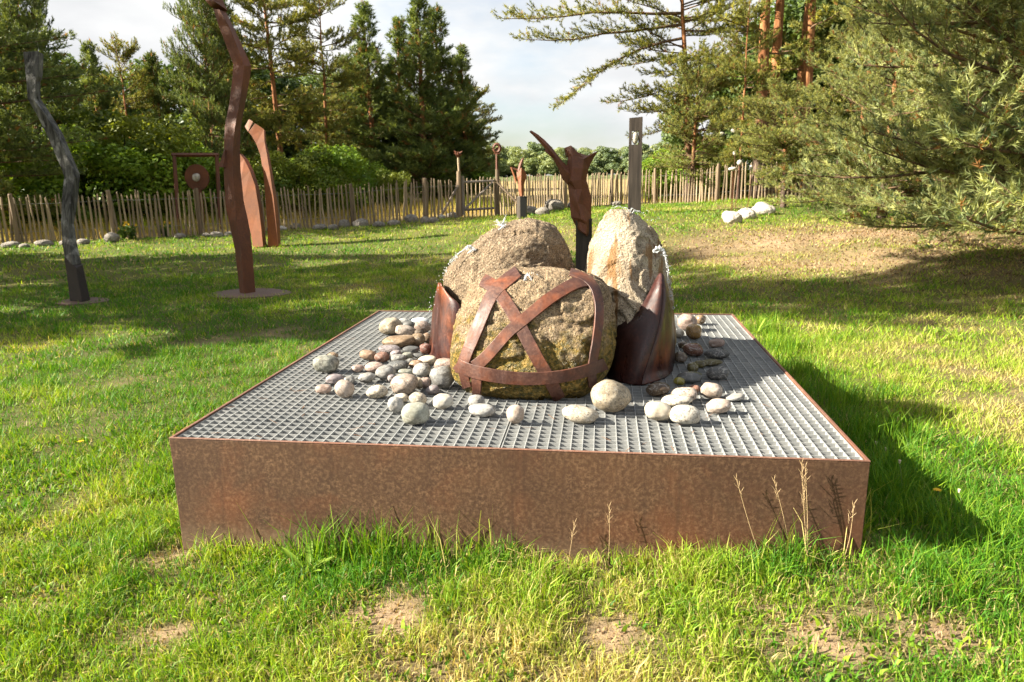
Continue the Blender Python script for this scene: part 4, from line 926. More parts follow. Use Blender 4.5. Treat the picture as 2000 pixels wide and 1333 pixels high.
# slab with a window and the egg stone in it
dL = 20.6; O = foot(1241, dL); A0, A1 = at(1228, 234, dL), at(1253, 234, dL); xl, xr, zt = A0[0], A1[0], A0[2]; y0, y1 = O[1] - .06, O[1] + .16
hx0, hx1, hz1, hz0 = at(1233, 259, dL)[0], at(1246, 259, dL)[0], at(1240, 258, dL)[2], at(1240, 284, dL)[2]
t = thing('slab_with_window', O, 'tall dark plank slab with a square window holding an egg-shaped stone', 'sculpture')
tilt = 0.05
V_ = []
for yy in (y0, y1):
    V_ += [(xl + .02, yy, O[2] - .06), (xr + .02, yy, O[2] - .06), (xr, yy, zt + .03), (xl, yy, zt), (hx0, yy, hz0), (hx1, yy, hz0), (hx1, yy, hz1), (hx0, yy, hz1)]
F_ = []
for k0, flip in ((0, False), (8, True)):
    for i in range(4):
        q = (k0 + i, k0 + (i + 1) % 4, k0 + 4 + (i + 1) % 4, k0 + 4 + i); F_.append(q[::-1] if flip else q)
for i in range(4):
    F_.append((8 + i, 8 + (i + 1) % 4, (i + 1) % 4, i)); F_.append((4 + i, 4 + (i + 1) % 4, 12 + (i + 1) % 4, 12 + i))
MB().add(V_, F_).build('slab', M['slabwood'], t, origin=O)
eg = np.array([(hx0 + hx1) / 2, (y0 + y1) / 2 - .04, (hz0 + hz1) / 2]); sz = (hz1 - hz0) / 2
o = obj('egg_stone', mesh_np('egg_stone', ICO2[0] * np.array([(hx1 - hx0) / 2 * .96, .10, sz * .985]) , ICO2[1], None, True), M['whitestone'], None, eg); tag(o, 'egg-shaped pale stone set in the window of the tall slab', 'stone')

# two slim rods by the gate
O = gz(899, 424); dR = depth_of(O)
t = thing('flower_rod', O, 'slim pole with a ragged rusty flower-like head, left of the gate', 'pole sculpture')
def P7b(x, y, dd, dep): q = z7(x, y); return at(q[0], q[1], dep + dd)
MB().tube([P7b(318, 1240, 0, dR) - np.array([0, 0, .08]), P7b(300, 860, 0, dR)], [.05, .045], 8).build('lower_shaft', M['rust'], t, origin=O)
MB().tube([P7b(300, 860, 0, dR), P7b(277, 440, 0, dR), P7b(274, 380, 0, dR)], [.036, .036, .034], 8).build('pole', M['pale'], t, origin=O)
mb = MB(); hc = P7b(272, 330, 0, dR)
for q in range(9):
    a_ = q * 0.7; e = hc + np.array([math.cos(a_) * .14, math.sin(a_) * .10, RNG.uniform(-.02, .12)]); mb.tube([hc - np.array([0, 0, .08]), (hc + e) / 2, e], [.03, .035, .012], 4)
mb.build('flower_head', M['rust'], t, origin=O)
O = gz(967, 421); dR = depth_of(O)
t = thing('ring_rod', O, 'slim rusty rod topped by a toothed ring, at the gate hinge post', 'pole sculpture')
MB().tube([P7b(866, 1240, .15, dR) - np.array([0, 0, .08]), P7b(866, 700, .15, dR), P7b(862, 325, .15, dR)], [.04, .036, .034], 8).build('rod', M['rust'], t, origin=O)
hc = P7b(868, 235, .15, dR); RR = 60 / 7.84 * dR / F_PX
mb = MB(); th = np.linspace(0, 2 * math.pi, 33)
mb.tube([(hc[0] + RR * .8 * math.cos(a_), hc[1], hc[2] + RR * math.sin(a_)) for a_ in th], [.055] * 33, 6)
for q in range(14):
    a_ = q * 2 * math.pi / 14; mb.tube([(hc[0] + RR * .95 * math.cos(a_), hc[1], hc[2] + RR * math.sin(a_) * 1.05), (hc[0] + RR * 1.22 * math.cos(a_), hc[1], hc[2] + RR * math.sin(a_) * 1.3)], [.028, .02], 4)
mb.build('toothed_ring', M['rust'], t, origin=O)
obj('inner_disc', mesh_np('inner_disc', ICO1[0] * np.array([RR * .38, .03, RR * .42]) + hc - O - np.array([0, 0, RR * .1]), ICO1[1], None, True), M['rust'], t)
MB().tube([P7b(815, 325, .15, dR), P7b(915, 320, .15, dR)], [.02, .02], 5).build('cross_pin', M['rust'], t, origin=O)
# ------------------------------------------------------------------ fence, gate
rf = np.random.default_rng(77)
def pale_mesh(seed):
    r_ = np.random.default_rng(seed); h_ = 1.17 + r_.uniform(-.05, .05); zz = np.array([-.08, .3, .6, .9, h_ - .04, h_]); rr = np.array([.029, .028, .027, .025, .020, .007]) * r_.uniform(.8, 1.15)
    cx_ = np.cumsum(r_.normal(0, .008, 6)); cy_ = np.cumsum(r_.normal(0, .006, 6))
    mb = MB().tube(np.stack([cx_ - cx_[0], cy_ - cy_[0], zz], -1), rr, 6); me = mesh_py('pale', mb.v, mb.f); me.materials.append(M['pale']); return me
PALES = [pale_mesh(q) for q in range(14)]
POSTM = MB().tube([(0, 0, -.1), (0, 0, .7), (0.005, 0, 1.22), (0.005, 0, 1.25)], [.055, .053, .05, .035], 9); POST = mesh_py('post', POSTM.v, POSTM.f); POST.materials.append(M['postwood'])

def fence_run(pts, label, step=0.112, lean=0.03):
    pts = [np.array(p) for p in pts]; O = pts[0]; t = thing('picket_fence', O, label, 'fence', 'cleft paling fence round the garden')
    seg = [np.linalg.norm((b - a)[:2]) for a, b in zip(pts[:-1], pts[1:])]; tot = sum(seg); cum = np.concatenate([[0], np.cumsum(seg)])
    def along(s_):
        x = np.interp(s_, cum, [p[0] for p in pts]); y = np.interp(s_, cum, [p[1] for p in pts]); return np.array([x, y, tz(x, y)])
    s_ = 0.04; k_ = 0
    while s_ < tot:
        q = along(s_); o = obj('pale', PALES[int(rf.integers(14))], None, t, q - O + np.array([0, rf.uniform(-.008, .008), 0]))
        o.rotation_euler = (rf.normal(0, .015), rf.normal(0, lean), rf.uniform(0, 6.28)); o.scale = (rf.uniform(.85, 1.2), rf.uniform(.85, 1.2), rf.uniform(.95, 1.05))
        s_ += step * rf.uniform(.8, 1.2)
    s_ = 1.0
    while s_ < tot:
        q = along(s_); n_ = along(min(s_ + .1, tot)) - along(max(s_ - .1, 0)); n_ = np.array([-n_[1], n_[0], 0]) / (np.linalg.norm(n_[:2]) + 1e-9)
        o = obj('post', POST, None, t, q - O - n_ * 0.075); o.rotation_euler = (0, rf.normal(0, .02), rf.uniform(0, 6)); s_ += 2.3 * rf.uniform(.9, 1.1)
    for zz in (0.28, 0.98):
        C = np.array([along(v) + np.array([0, -.028 if True else 0, zz + 0.008 * math.sin(v * 9)]) for v in np.linspace(0, tot, int(tot / .25))])
        MB().tube(C, [.0035] * len(C), 4).build('wire', M['wire'], t, origin=O)
    return t
fence_run(FENCE[0:5], 'long picket fence between the garden edge and the gate, meadow behind it', 0.118)
fence_run(FENCE[5:8], 'picket fence stretch beyond the gate, behind the winged torso')
fence_run(FENCE[7:12], 'picket fence stretch under the pines behind the mound, beyond the tall slab', 0.125)

# gate
gl, gr_ = FENCE[4], FENCE[5]
O = gl; t = thing('garden_gate', O, 'picket gate with a slanting brace between two posts in the fence', 'gate')
for nm, q, hh in (('gate_post', gl, 1.42), ('gate_post', gr_, 1.46)):
    MB().tube([q + np.array([0, 0, -.1]), q + np.array([0, 0, .7]), q + np.array([.01, 0, hh])], [.075, .072, .068], 9).build(nm, M['postwood'], t, origin=O)
ax = (gr_ - gl); L_ = np.linalg.norm(ax[:2]); ux = ax / L_
n_p = 9
for q in range(n_p):
    c_ = gl + ax * (0.13 + 0.80 * q / (n_p - 1)) + np.array([0, .03, 0.04]); o = obj('pale', PALES[q], None, t, c_ - O); o.rotation_euler = (0, rf.normal(0, .012), q)
MB().tube([gl + ux * .14 + np.array([0, -.02, .05]), gl + ux * .14 + np.array([0, -.02, 1.28])], [.05, .045], 8).build('gate_stile', M['greywood'], t, origin=O)
for zz in (.22, 1.08):
    MB().tube([gl + ux * .16 + np.array([0, -.03, zz]), gr_ - ux * .12 + np.array([0, -.03, zz + .02])], [.04, .038], 7).build('gate_rail', M['greywood'], t, origin=O)
MB().tube([gl + ux * .2 + np.array([0, -.075, .26]), gr_ - ux * .14 + np.array([0, -.075, 1.06])], [.036, .034], 7).build('gate_brace', M['greywood'], t, origin=O)
a_ = gl + np.array([0, -.08, .98]); b_ = gz(858, 425); MB().tube([b_ + np.array([0, 0, -.05]), a_], [.045, .04], 7).build('post_strut', M['greywood'], t, origin=O)
a_ = gr_ + np.array([0, -.08, 1.05]); b_ = gr_ + np.array([1.0, -.3, .10]); MB().tube([b_, a_], [.04, .038], 7).build('post_strut', M['postwood'], t, origin=O)

# ------------------------------------------------------------------ field stones
def rock(P_, w_, d_, h_, seed, mat, label, cat='rock', group=None, name='field_stone', rz=None):
    r_ = np.random.default_rng(seed); V_, F_ = ICO3
    S = V_ * (1 + 0.55 * fbm(V_ + seed * 1.7, 0.8, 3, seed)[:, None]); q = fbm(V_ + seed, 1.1, 2, seed + 9) * 6; S = S * (1 + 0.10 * (q - np.round(q)))[:, None]
    S = S * np.array([w_, d_, h_])
    o = obj(name, mesh_np(name, S, F_, None, True), mat, None, P_); o.rotation_euler = (0, 0, r_.uniform(0, 6.28) if rz is None else rz)
    return tag(o, label, cat, group)
# along the fence foot, counted from the gate outwards
FS = [(884,422,26,14),(862,424,14,9),(846,432,22,14),(829,433,20,15),(802,432,26,20),(768,437,24,13),(738,440,24,12),(702,440,32,20),(671,441,22,19),(648,446,20,13),(622,446,28,14),(575,444,26,13),(548,447,22,10),(528,448,22,12),
      (446,458,20,10),(420,460,26,12),(399,460,18,9),(348,463,22,13),(214,470,30,22),(158,474,24,13),(118,476,16,10),(80,478,34,16),(42,482,22,11),(14,481,32,15)]
for q, (px, py, w_, h_) in enumerate(FS):
    P_ = gz(px, py + 3); d = depth_of(P_); k_ = d / F_PX
    rock(P_ + np.array([0, .1, h_ * k_ * .24]), w_ * k_ * .50, w_ * k_ * .38, h_ * k_ * .52, 200 + q, M['fieldstone'] if q not in (1, 12) else M['whitestone'],
         f'field stone at the fence foot, {ORD[q]} from the gate on the charred post side', 'rock', 'stones along the fence foot', rz=rf.uniform(-.4, .4))
FS2 = [(1036,412,30,17),(1082,405,34,22),(1118,400,22,14),(1204,396,20,10),(1060,413,26,14)]
for q, (px, py, w_, h_) in enumerate(sorted(FS2)):
    P_ = gz(px, py + 6); d = depth_of(P_); k_ = d / F_PX
    rock(P_ + np.array([0, .05, h_ * k_ * .3]), w_ * k_ * .56, w_ * k_ * .4, h_ * k_ * .6, 260 + q, M['fieldstone'], f'grey field stone at the fence foot beyond the gate, {ORD[q]} from the gate', 'rock', 'stones along the fence foot', rz=rf.uniform(-.4, .4))
for px, py, w_, h_, lab in ((1431, 436, 36, 26, 'chalky white boulder on the mound, nearest one of the rod sculpture group'), (1421, 428, 20, 18, 'small chalky boulder tucked behind the nearest white boulder on the mound'),
                            (1458, 427, 34, 22, 'low white boulder in the middle of the pale group on the mound'), (1494, 419, 44, 22, 'longest white boulder on the mound, at the pine end of the group'), (1490, 410, 26, 16, 'white boulder behind the longest one on the mound')):
    P_ = gz(px, py); d = depth_of(P_); k_ = d / F_PX
    rock(P_ + np.array([0, .1, h_ * k_ * .30]), w_ * k_ * .52, w_ * k_ * .40, h_ * k_ * .55, int(px), M['whitestone'], lab, 'rock', 'white boulders on the mound', 'white_boulder', rz=rf.uniform(-.3, .3))

# stones on thin rods
z6 = lambda x, y: (1360 + x / 4.76, 180 + y / 4.761)
RS = [((235, 392), (262, 990), 26, 18, 'pale stone on a thin rusty rod, highest one beside the pine branch'), ((206, 484), (312, 990), 16, 20, 'small white stone on a thin rod, just below the highest one'), ((360, 358), (385, 980), 32, 22, 'pale stone on a thin rod in front of the leaning pine trunk'),
      ((358, 567), (330, 1110), 15, 18, 'small round white stone on a rod halfway up the rod group'), ((405, 658), (355, 1110), 22, 22, 'heart-shaped white stone on a rod in front of the fence'), ((336, 716), (318, 1130), 34, 18, 'flat white stone on a rod, lowest of the rod group'), ((511, 710), (470, 1100), 14, 25, 'upright oval white stone on a rod before the leaning trunk'),
      ((886, 68), (780, 950), 18, 14, 'white stone on a tall rod high up among the pine needles')]
for q, (top, bot, w_, h_, lab) in enumerate(RS):
    pb = gz(*z6(*bot)); d = depth_of(pb); pt = at(*z6(*top), d); t = thing('stone_on_rod', pb, lab, 'rod sculpture', 'stones on thin rods on the mound')
    mid = (pb + pt) / 2 + np.array([.02, 0, 0]); MB().tube(spline(np.array([pb - np.array([0, 0, .1]), mid, pt]), np.linspace(0, 2, 9)), [.008] * 9, 5).build('rod', M['rust'], t, origin=pb)
    k_ = d / F_PX / 4.76; S = ICO2[0] * (1 + .3 * fbm(ICO2[0] + q, 1.0, 2, q))[:, None] * np.array([w_ * k_ * 1.15, w_ * k_ * .8, h_ * k_ * 1.15])
    obj('stone', mesh_np('stone', S + pt - pb, ICO2[1], None, True), M['whitestone'], t)
pb0 = gz(*z6(640, 975)); d = depth_of(pb0)
t = thing('rod_bundle_sculpture', pb0, 'fan of long thin rusty rods standing in front of the pine trunks', 'rod sculpture')
for bx_, tx, ty in ((560, 548, 545), (575, 560, 500), (590, 600, 300), (602, 615, 510), (618, 640, 80), (630, 650, 120), (640, 672, 60), (655, 690, 200), (668, 700, 530), (680, 720, 110), (692, 735, 520), (700, 765, 535), (712, 790, 240)):
    p_ = at(*z6(bx_, 960 + rf.uniform(-15, 40)), d + rf.uniform(-.15, .15)); p_[2] = tz(p_[0], p_[1]) - .05; e = at(*z6(tx, ty), d + rf.uniform(-.2, .2))
    MB().tube(spline(np.array([p_, (p_ + e) / 2 + np.array([rf.uniform(-.03, .03), 0, 0]), e]), np.linspace(0, 2, 9)), [.010] * 9, 5).build('rod', M['rust'], t, origin=pb0)
# ------------------------------------------------------------------ trees
def merge_tubes(parts):
    V, F, k_ = [], [], 0
    for v, f in parts: V.append(v); F.append(f + k_); k_ += len(v)
    return np.concatenate(V), np.concatenate(F)

def needles(P_, D_, n, L_, w_, rng, spread, c0, c1):
    m_ = len(P_); D_ = D_ / (np.linalg.norm(D_, axis=1, keepdims=True) + 1e-9)
    u_ = rng.uniform(0, 1, (m_, n)); u_[:, :max(1, n // 4)] = rng.uniform(.7, 1, (m_, max(1, n // 4)))
    base = P_[:, None] + D_[:, None] * (u_ * L_)[..., None]
    dr = D_[:, None] * 1.0 + rng.normal(0, spread, (m_, n, 3)); dr /= np.linalg.norm(dr, axis=2, keepdims=True)
    ln = L_ * rng.uniform(.6, 1.05, (m_, n))[..., None]
    side = np.cross(dr, rng.normal(0, 1, (m_, n, 3))); side /= np.linalg.norm(side, axis=2, keepdims=True) + 1e-9
    V = np.stack([base - side * w_ / 2, base + side * w_ / 2, base + dr * ln], 2).reshape(-1, 3)
    F = np.arange(m_ * n * 3).reshape(-1, 3)
    t_ = np.repeat(np.clip(rng.normal(.45, .28, m_), 0, 1), n * 3)[:, None]
    C = c0 + (c1 - c0) * t_; br = rng.uniform(0, 1, m_) < 0.035
    C = np.where(np.repeat(br, n * 3)[:, None], np.array([.26, .13, .04]), C)
    return V, F, C * np.repeat(rng.uniform(.75, 1.25, m_), n * 3)[:, None]

def pine_data(name, seed, H, base, R, prof, whorl, nb, twig_step, tuft_step, nn, nl, nw, c0, c1, elev=(0.05, 0.5), trunk_r=.16, lean=(0, 0), droop=0.0, limbs=(), gaps=0.0, curve=0.15):
    rng = np.random.default_rng(seed)
    zt = np.linspace(0, H, 14); tx = lean[0] * (zt / H) ** 1.3 + np.cumsum(rng.normal(0, curve * .12, 14)) * (zt / H); ty = lean[1] * (zt / H) ** 1.3 + np.cumsum(rng.normal(0, curve * .12, 14)) * (zt / H)
    tp = np.stack([tx, ty, zt], -1); tp[0, 2] = -.2; tr = trunk_r * (1 - zt / H) ** .8 + .015; tr[0] *= 1.35
    trunk = tube_arrays(tp, tr, 10)
    def axis(z): return np.array([np.interp(z, zt, tp[:, 0]), np.interp(z, zt, tp[:, 1]), z])
    tubes, TP_, TD_ = [], [], []
    specs = []
    z = H * base; k_ = 0
    while z < H * .985:
        t_ = (z - H * base) / (H * (1 - base))
        for q in range(nb):
            if rng.uniform() < gaps: continue
            specs.append((z + rng.uniform(-.5, .5) * whorl, rng.uniform(0, 6.283), R * prof(t_) * rng.uniform(.6, 1.15), elev[0] + (elev[1] - elev[0]) * t_ + rng.normal(0, .12)))
        z += whorl * rng.uniform(.7, 1.3)
    for s_ in limbs: specs.append(s_)
    for z, az, L_, el in specs:
        L_ = max(L_, .25); p0 = axis(min(z, H * .98)); m_ = 7; s_ = np.linspace(0, 1, m_)
        az_ = az + np.cumsum(rng.normal(0, .07, m_)); el_ = el - droop * s_ + .35 * s_ ** 2 + np.cumsum(rng.normal(0, .06, m_))
        st_ = np.stack([np.cos(az_) * np.cos(el_), np.sin(az_) * np.cos(el_), np.sin(el_)], -1) * L_ / (m_ - 1); pts = p0 + np.concatenate([[np.zeros(3)], np.cumsum(st_[:-1], 0)])
        r0 = min(.010 + .009 * L_, trunk_r * .4); tubes.append(tube_arrays(pts, r0 * (1 - .85 * s_) + .002, 5))
        sv = np.arange(.22 * L_, L_, twig_step) / L_; sgn = 1
        for s in np.append(sv, [1.0, 1.0]):
            pb = np.array([np.interp(s, s_, pts[:, i]) for i in range(3)]); d_ = np.array([np.interp(s, s_, st_[:, i]) for i in range(3)]); d_ /= np.linalg.norm(d_)
            a_ = sgn * rng.uniform(.5, 1.15) if s < 1 else rng.normal(0, .2); sgn = -sgn
            ca, sa = math.cos(a_), math.sin(a_); dt = np.array([d_[0] * ca - d_[1] * sa, d_[0] * sa + d_[1] * ca, d_[2] + rng.uniform(-.1, .45)]); dt /= np.linalg.norm(dt)
            tl = min(.42 * L_ * (1.08 - s) + .22, 1.3) * rng.uniform(.6, 1.15)
            n_ = max(1, int(tl / tuft_step)); w = (np.arange(n_) + .6) / n_; up = np.array([0, 0, .30])
            q = pb + dt * tl * w[:, None] + up * (tl * w ** 2)[:, None] * .6 + rng.normal(0, .03, (n_, 3))
            TP_.append(q); TD_.append(dt + up * (.5 + w[:, None]) + rng.normal(0, .42, (n_, 3)))
            if tl > .3: tubes.append(tube_arrays(np.array([pb, pb + dt * tl * .5 + up * tl * .15, q[-1]]), [.007, .005, .002], 3))
    V, F, C = needles(np.concatenate(TP_), np.concatenate(TD_), nn, nl, nw, rng, .55, np.array(c0), np.array(c1))
    tv, tf = merge_tubes(tubes)
    mt = mesh_np('trunk', trunk[0], trunk[1], None, True); mt.materials.append(M['bark'])
    ml = mesh_np('limbs', tv, tf, None, True); ml.materials.append(M['twig'])
    mc = mesh_np('crown', V, F, C); mc.materials.append(M['needle'])
    return mt, ml, mc

def put_tree(name, data, P_, rz, sc, label, cat, group):
    t = thing(name, P_, label, cat, group, rz); t.scale = (sc if hasattr(sc, '__len__') else (sc, sc, sc))
    for nm, me in zip(('trunk', 'limbs', 'crown'), data):
        if me is not None: obj(nm, me, None, t)
    return t

cone = lambda t: max(.05, (1 - t) ** .8) * (0.72 + .28 * math.sin(t * 23))
broad = lambda t: max(.08, math.sin(math.pi * min(1, .18 + .80 * t)) ** .7) * (1 if t < .9 else .6)
open_ = lambda t: (.55 + .45 * math.sin(2.6 * t + .4)) * (1 if t < .92 else .5)
DK0, DK1 = (.055, .095, .032), (.25, .30, .085)
GR0, GR1 = (.080, .11, .026), (.38, .36, .085)
BL0, BL1 = (.095, .14, .060), (.42, .43, .15)
pA = pine_data('scots', 101, 13.0, .30, 3.4, open_, .56, 4, .15, .095, 16, .19, .034, GR0, GR1, (-.1, .55), .17, (0.5, 0), .25, gaps=.12)
pA2 = pine_data('scots', 102, 13.0, .24, 3.0, open_, .56, 4, .15, .095, 16, .19, .034, GR0, GR1, (-.15, .5), .15, (-.7, .2), .2, gaps=.15, curve=.3)
pB = pine_data('young', 103, 9.0, .08, 2.4, cone, .27, 6, .14, .085, 16, .19, .030, DK0, DK1, (.1, 1.0), .13, (0, 0), .1, gaps=.18)
pB2 = pine_data('young', 104, 9.0, .12, 2.1, cone, .27, 6, .14, .085, 16, .19, .030, DK0, DK1, (.1, 1.0), .12, (.2, .1), .1, gaps=.18)
pC = pine_data('broad', 105, 13.0, .10, 4.4, broad, .50, 6, .18, .12, 15, .20, .036, DK0, DK1, (-.1, .6), .2, (0, 0), .2)
pN = pine_data('near', 106, 8.0, .075, 3.7, lambda t: max(.1, (1 - t) ** .6), .25, 6, .13, .075, 17, .12, .0135, BL0, BL1, (.02, .7), .16, (0, 0), .15, gaps=.22)
pT = pine_data('tall', 108, 16.0, .50, 3.0, open_, .55, 4, .16, .10, 15, .19, .034, GR0, GR1, (-.1, .6), .21, (.3, 0), .2, limbs=[(5.6, 1.2, 2.6, .05), (4.9, 4.0, 2.2, -.1), (6.6, 2.6, 2.4, .1), (4.3, 5.6, 1.8, .2), (7.2, 0.2, 2.4, .1)])
pM = pine_data('mid', 109, 8.0, .24, 3.3, broad, .36, 5, .15, .095, 16, .15, .022, (.09, .125, .045), (.40, .40, .12), (-.05, .7), .15, (.2, 0), .25, gaps=.15)
west = math.pi + YAW
pL = pine_data('limb', 107, 12.5, .36, 3.2, open_, .60, 4, .16, .10, 15, .17, .028, GR0, GR1, (-.1, .6), .19, (-1.0, .2), .2, gaps=.08, curve=.3,
               limbs=[(8.8, west + .05, 8.6, -.06), (8.3, west - .1, 7.6, -.14), (7.7, west + .12, 6.8, -.18), (9.5, west, 5.0, .15), (7.0, west - .25, 3.6, -.2), (4.6, west + .2, 3.2, -.25), (3.8, west - .2, 2.6, -.2), (5.6, west, 3.8, -.3)])

def broadleaf_data(seed, H, R, n_clump, leaves, lsz, c0, c1, trunk_r=.1, base=.0, flat=1.0):
    rng = np.random.default_rng(seed)
    u_ = rng.normal(0, 1, (n_clump, 3)); u_ /= np.linalg.norm(u_, axis=1, keepdims=True); rr = rng.uniform(.35, 1, n_clump) ** .5
    cc_ = u_ * rr[:, None] * np.array([R, R, H * (1 - base) / 2]) ; cc_[:, 2] += H * (1 + base) / 2; cr_ = rng.uniform(.12, .28, n_clump) * R + .15
    if base <= .05: cc_[:, 2] = np.maximum(cc_[:, 2], .25)
    if flat < 1: low = rng.uniform(0, 1, n_clump) < .5; cc_[:, 2] = np.where(low, rng.uniform(.1, .55, n_clump) * H, cc_[:, 2]); cc_[:, :2] = np.where(low[:, None], rng.normal(0, .55 * R, (n_clump, 2)), cc_[:, :2])
    idx = rng.integers(0, n_clump, leaves); d_ = rng.normal(0, 1, (leaves, 3)); d_ /= np.linalg.norm(d_, axis=1, keepdims=True)
    P_ = cc_[idx] + d_ * (cr_[idx] * rng.uniform(.55, 1.1, leaves) ** .6)[:, None] * np.array([1, 1, .75])
    nrm = d_ * .6 + rng.normal(0, .55, (leaves, 3)) + np.array([0, 0, .5]); nrm /= np.linalg.norm(nrm, axis=1, keepdims=True)
    a_ = np.cross(nrm, rng.normal(0, 1, (leaves, 3))); a_ /= np.linalg.norm(a_, axis=1, keepdims=True); b_ = np.cross(nrm, a_); s_ = (lsz * rng.uniform(.6, 1.3, leaves))[:, None]
    V = np.stack([P_ - a_ * s_, P_ - b_ * s_ * .5, P_ + a_ * s_, P_ + b_ * s_ * .5], 1).reshape(-1, 3); F = np.arange(leaves * 4).reshape(-1, 4)
    t_ = np.clip(rng.normal(.45, .22, n_clump)[idx] + rng.normal(0, .15, leaves), 0, 1); C = np.repeat(np.array(c0) + (np.array(c1) - np.array(c0)) * t_[:, None], 4, 0)
    tubes = []
    for q in range(min(n_clump, 26)):
        e = cc_[q]; s0 = np.array([0, 0, max(H * base * .8, .1) * rng.uniform(.6, 1)]); mid = (s0 + e) / 2 + rng.normal(0, .1 * R, 3) * np.array([1, 1, .3]); tubes.append(tube_arrays(spline(np.array([s0, mid, e]), np.linspace(0, 2, 6)), np.linspace(trunk_r * .45, .008, 6), 5))
    tv, tf = merge_tubes(tubes); tr = tube_arrays([(0, 0, -.2), (0, 0, H * .3), (.1, 0, H * .62)], [trunk_r, trunk_r * .8, trunk_r * .3], 8)
    mt = mesh_np('trunk', tr[0], tr[1], None, True); mt.materials.append(M['darkbark']); ml = mesh_np('limbs', tv, tf, None, True); ml.materials.append(M['darkbark'])
    mc = mesh_np('crown', V, F, C); mc.materials.append(M['leaf']); return mt, ml, mc
dG0, dG1 = (.07, .15, .016), (.28, .40, .038); dY0, dY1 = (.070, .120, .015), (.25, .28, .035); dD0, dD1 = (.038, .075, .02), (.15, .21, .05)
bush1 = broadleaf_data(1, 3.2, 2.2, 46, 17000, .075, dG0, dG1, .06)
bush2 = broadleaf_data(2, 3.2, 2.0, 40, 15000, .075, dY0, dY1, .06)
tree1 = broadleaf_data(3, 9.0, 3.4, 60, 17000, .15, dD0, dD1, .16, .18)
treeF = broadleaf_data(5, 8.0, 4.2, 80, 14000, .26, (.14, .19, .08), (.36, .40, .18), .14, .05, .5)
treeF2 = broadleaf_data(6, 8.0, 4.0, 70, 14000, .26, (.10, .15, .075), (.28, .34, .17), .14, .05, .5)

rt = np.random.default_rng(15)
def htop(px, d, py):
    """height of a tree at column px and depth d whose top shows at photo row py"""
    f_ = foot(px, d); return at(px, py, d)[2] - f_[2]
G1 = 'pines beyond the fence'
PINES = [
 (pC, 13.0, -40, 20.5, -160, 1.15, 'large dark pine at the edge of the picture, beyond the fence behind the charred post'), (pC, 13.0, 95, 24.5, -60, .58, 'dark bushy pine whose trunk stands just beyond the charred post top'),
 (pB, 9.0, 215, 27.0, 105, 1.1, 'dark pine with a low top, first pine beside the sky gap near the charred post'), (pA2, 13.0, 275, 30.0, 92, .8, 'grey-green pine in the sky gap between charred post and tall column'), (pB2, 9.0, 338, 31.0, 120, 1.1, 'short pointed pine just outside the tall column top'),
 (pC, 13.0, 428, 28.0, -60, .48, 'pine directly behind the top of the tall column'), (pA, 13.0, 558, 29.5, -90, .92, 'pine with a bare orange trunk above the hooked horn'), (pB2, 9.0, 480, 33.0, 20, 1.5, 'dark pine between the tall column and the bare orange trunk'),
 (pA2, 13.0, 645, 31.0, 5, .85, 'ragged pine at the start of the sky gap, next to the bare orange trunk'),
 (pB, 9.0, 735, 33.0, 38, 1.3, 'pointed pine, first of the dense clump before the sky gap'), (pB2, 9.0, 785, 34.5, 60, 1.3, 'pine with light upright shoots, second of the dense clump'), (pB, 9.0, 832, 32.0, 22, 1.3, 'tallest pine in the middle of the dense clump'), (pB2, 9.0, 872, 33.5, 42, 1.35, 'pine right beside the tallest one in the dense clump'),
 (pB, 9.0, 912, 35.0, 110, 1.15, 'shorter outer pine of the dense clump, beside the open sky'), (pA2, 13.0, 932, 36.0, 175, 1.0, 'low spreading pine at the end of the dense clump over the gate'), (pC, 13.0, 690, 37.0, 120, .9, 'dark pine filling the back of the dense clump'),
 (pL, 12.5, 1345, 27.0, -110, 1.0, 'tall pine stretching a long limb into the open sky'), (pT, 16.0, 1478, 24.8, -520, 1.0, 'pine with the thickest upright orange trunk beside the rod fan'), (pT, 16.0, 1498, 26.2, -520, .9, 'slimmer orange-trunked pine close behind the thickest trunk'),
 (pT, 16.0, 1562, 25.0, -520, .95, 'orange-trunked pine with forked low boughs next to the blue-green pines'), (pT, 16.0, 1545, 28.0, -520, .9, 'shaded reddish-trunked pine just behind the forked one'), (pA2, 13.0, 1440, 24.0, 20, .72, 'leaning slender pine in front of the thick orange trunk'), (pC, 13.0, 1690, 29.0, -140, .8, 'dark dense pine filling the back behind the blue-green pines'),
 (pM, 8.0, 1530, 20.5, 175, 1.25, 'bright mid-height pine whose boughs hang over the rod fan'), (pM, 8.0, 1665, 19.0, 45, 1.0, 'bright bushy pine between the rod fan and the low blue-green pines'), (pM, 8.0, 1350, 26.0, 130, .9, 'sunlit ochre-green pine with low boughs beside the tall slab'),
 (pC, 13.0, 1890, 27.0, -200, .9, 'dark pine high behind the large blue-green pine'),
]
for n_, (dat, h0, px, d, py, wsc, lab) in enumerate(PINES):
    P_ = foot(px, d); s_ = htop(px, d, py) / h0
    rz = 0.0 if dat is pL else rt.uniform(0, 6.28)
    put_tree('pine_tree', dat, P_ - np.array([0, 0, .05]), rz, (s_ * wsc if dat is not pL else s_, s_ * wsc if dat is not pL else s_, s_), lab, 'pine tree', G1)
NEAR = [(2005, 13.2, (.92, .92, 1.25), 'large blue-green pine with boughs sweeping to the ground on the mound'), (2090, 9.6, (.95, .95, .95), 'shaded blue-green pine at the picture edge, nearest of the low pines'),
        (1725, 17.0, (.62, .62, .60), 'small bushy blue-green pine beside the rod fan')]
for n_, (px, d, s_, lab) in enumerate(NEAR):
    put_tree('low_pine', pN, foot(px, d), n_ * 2.1 + .4, s_, lab, 'pine tree', 'low blue-green pines on the mound')
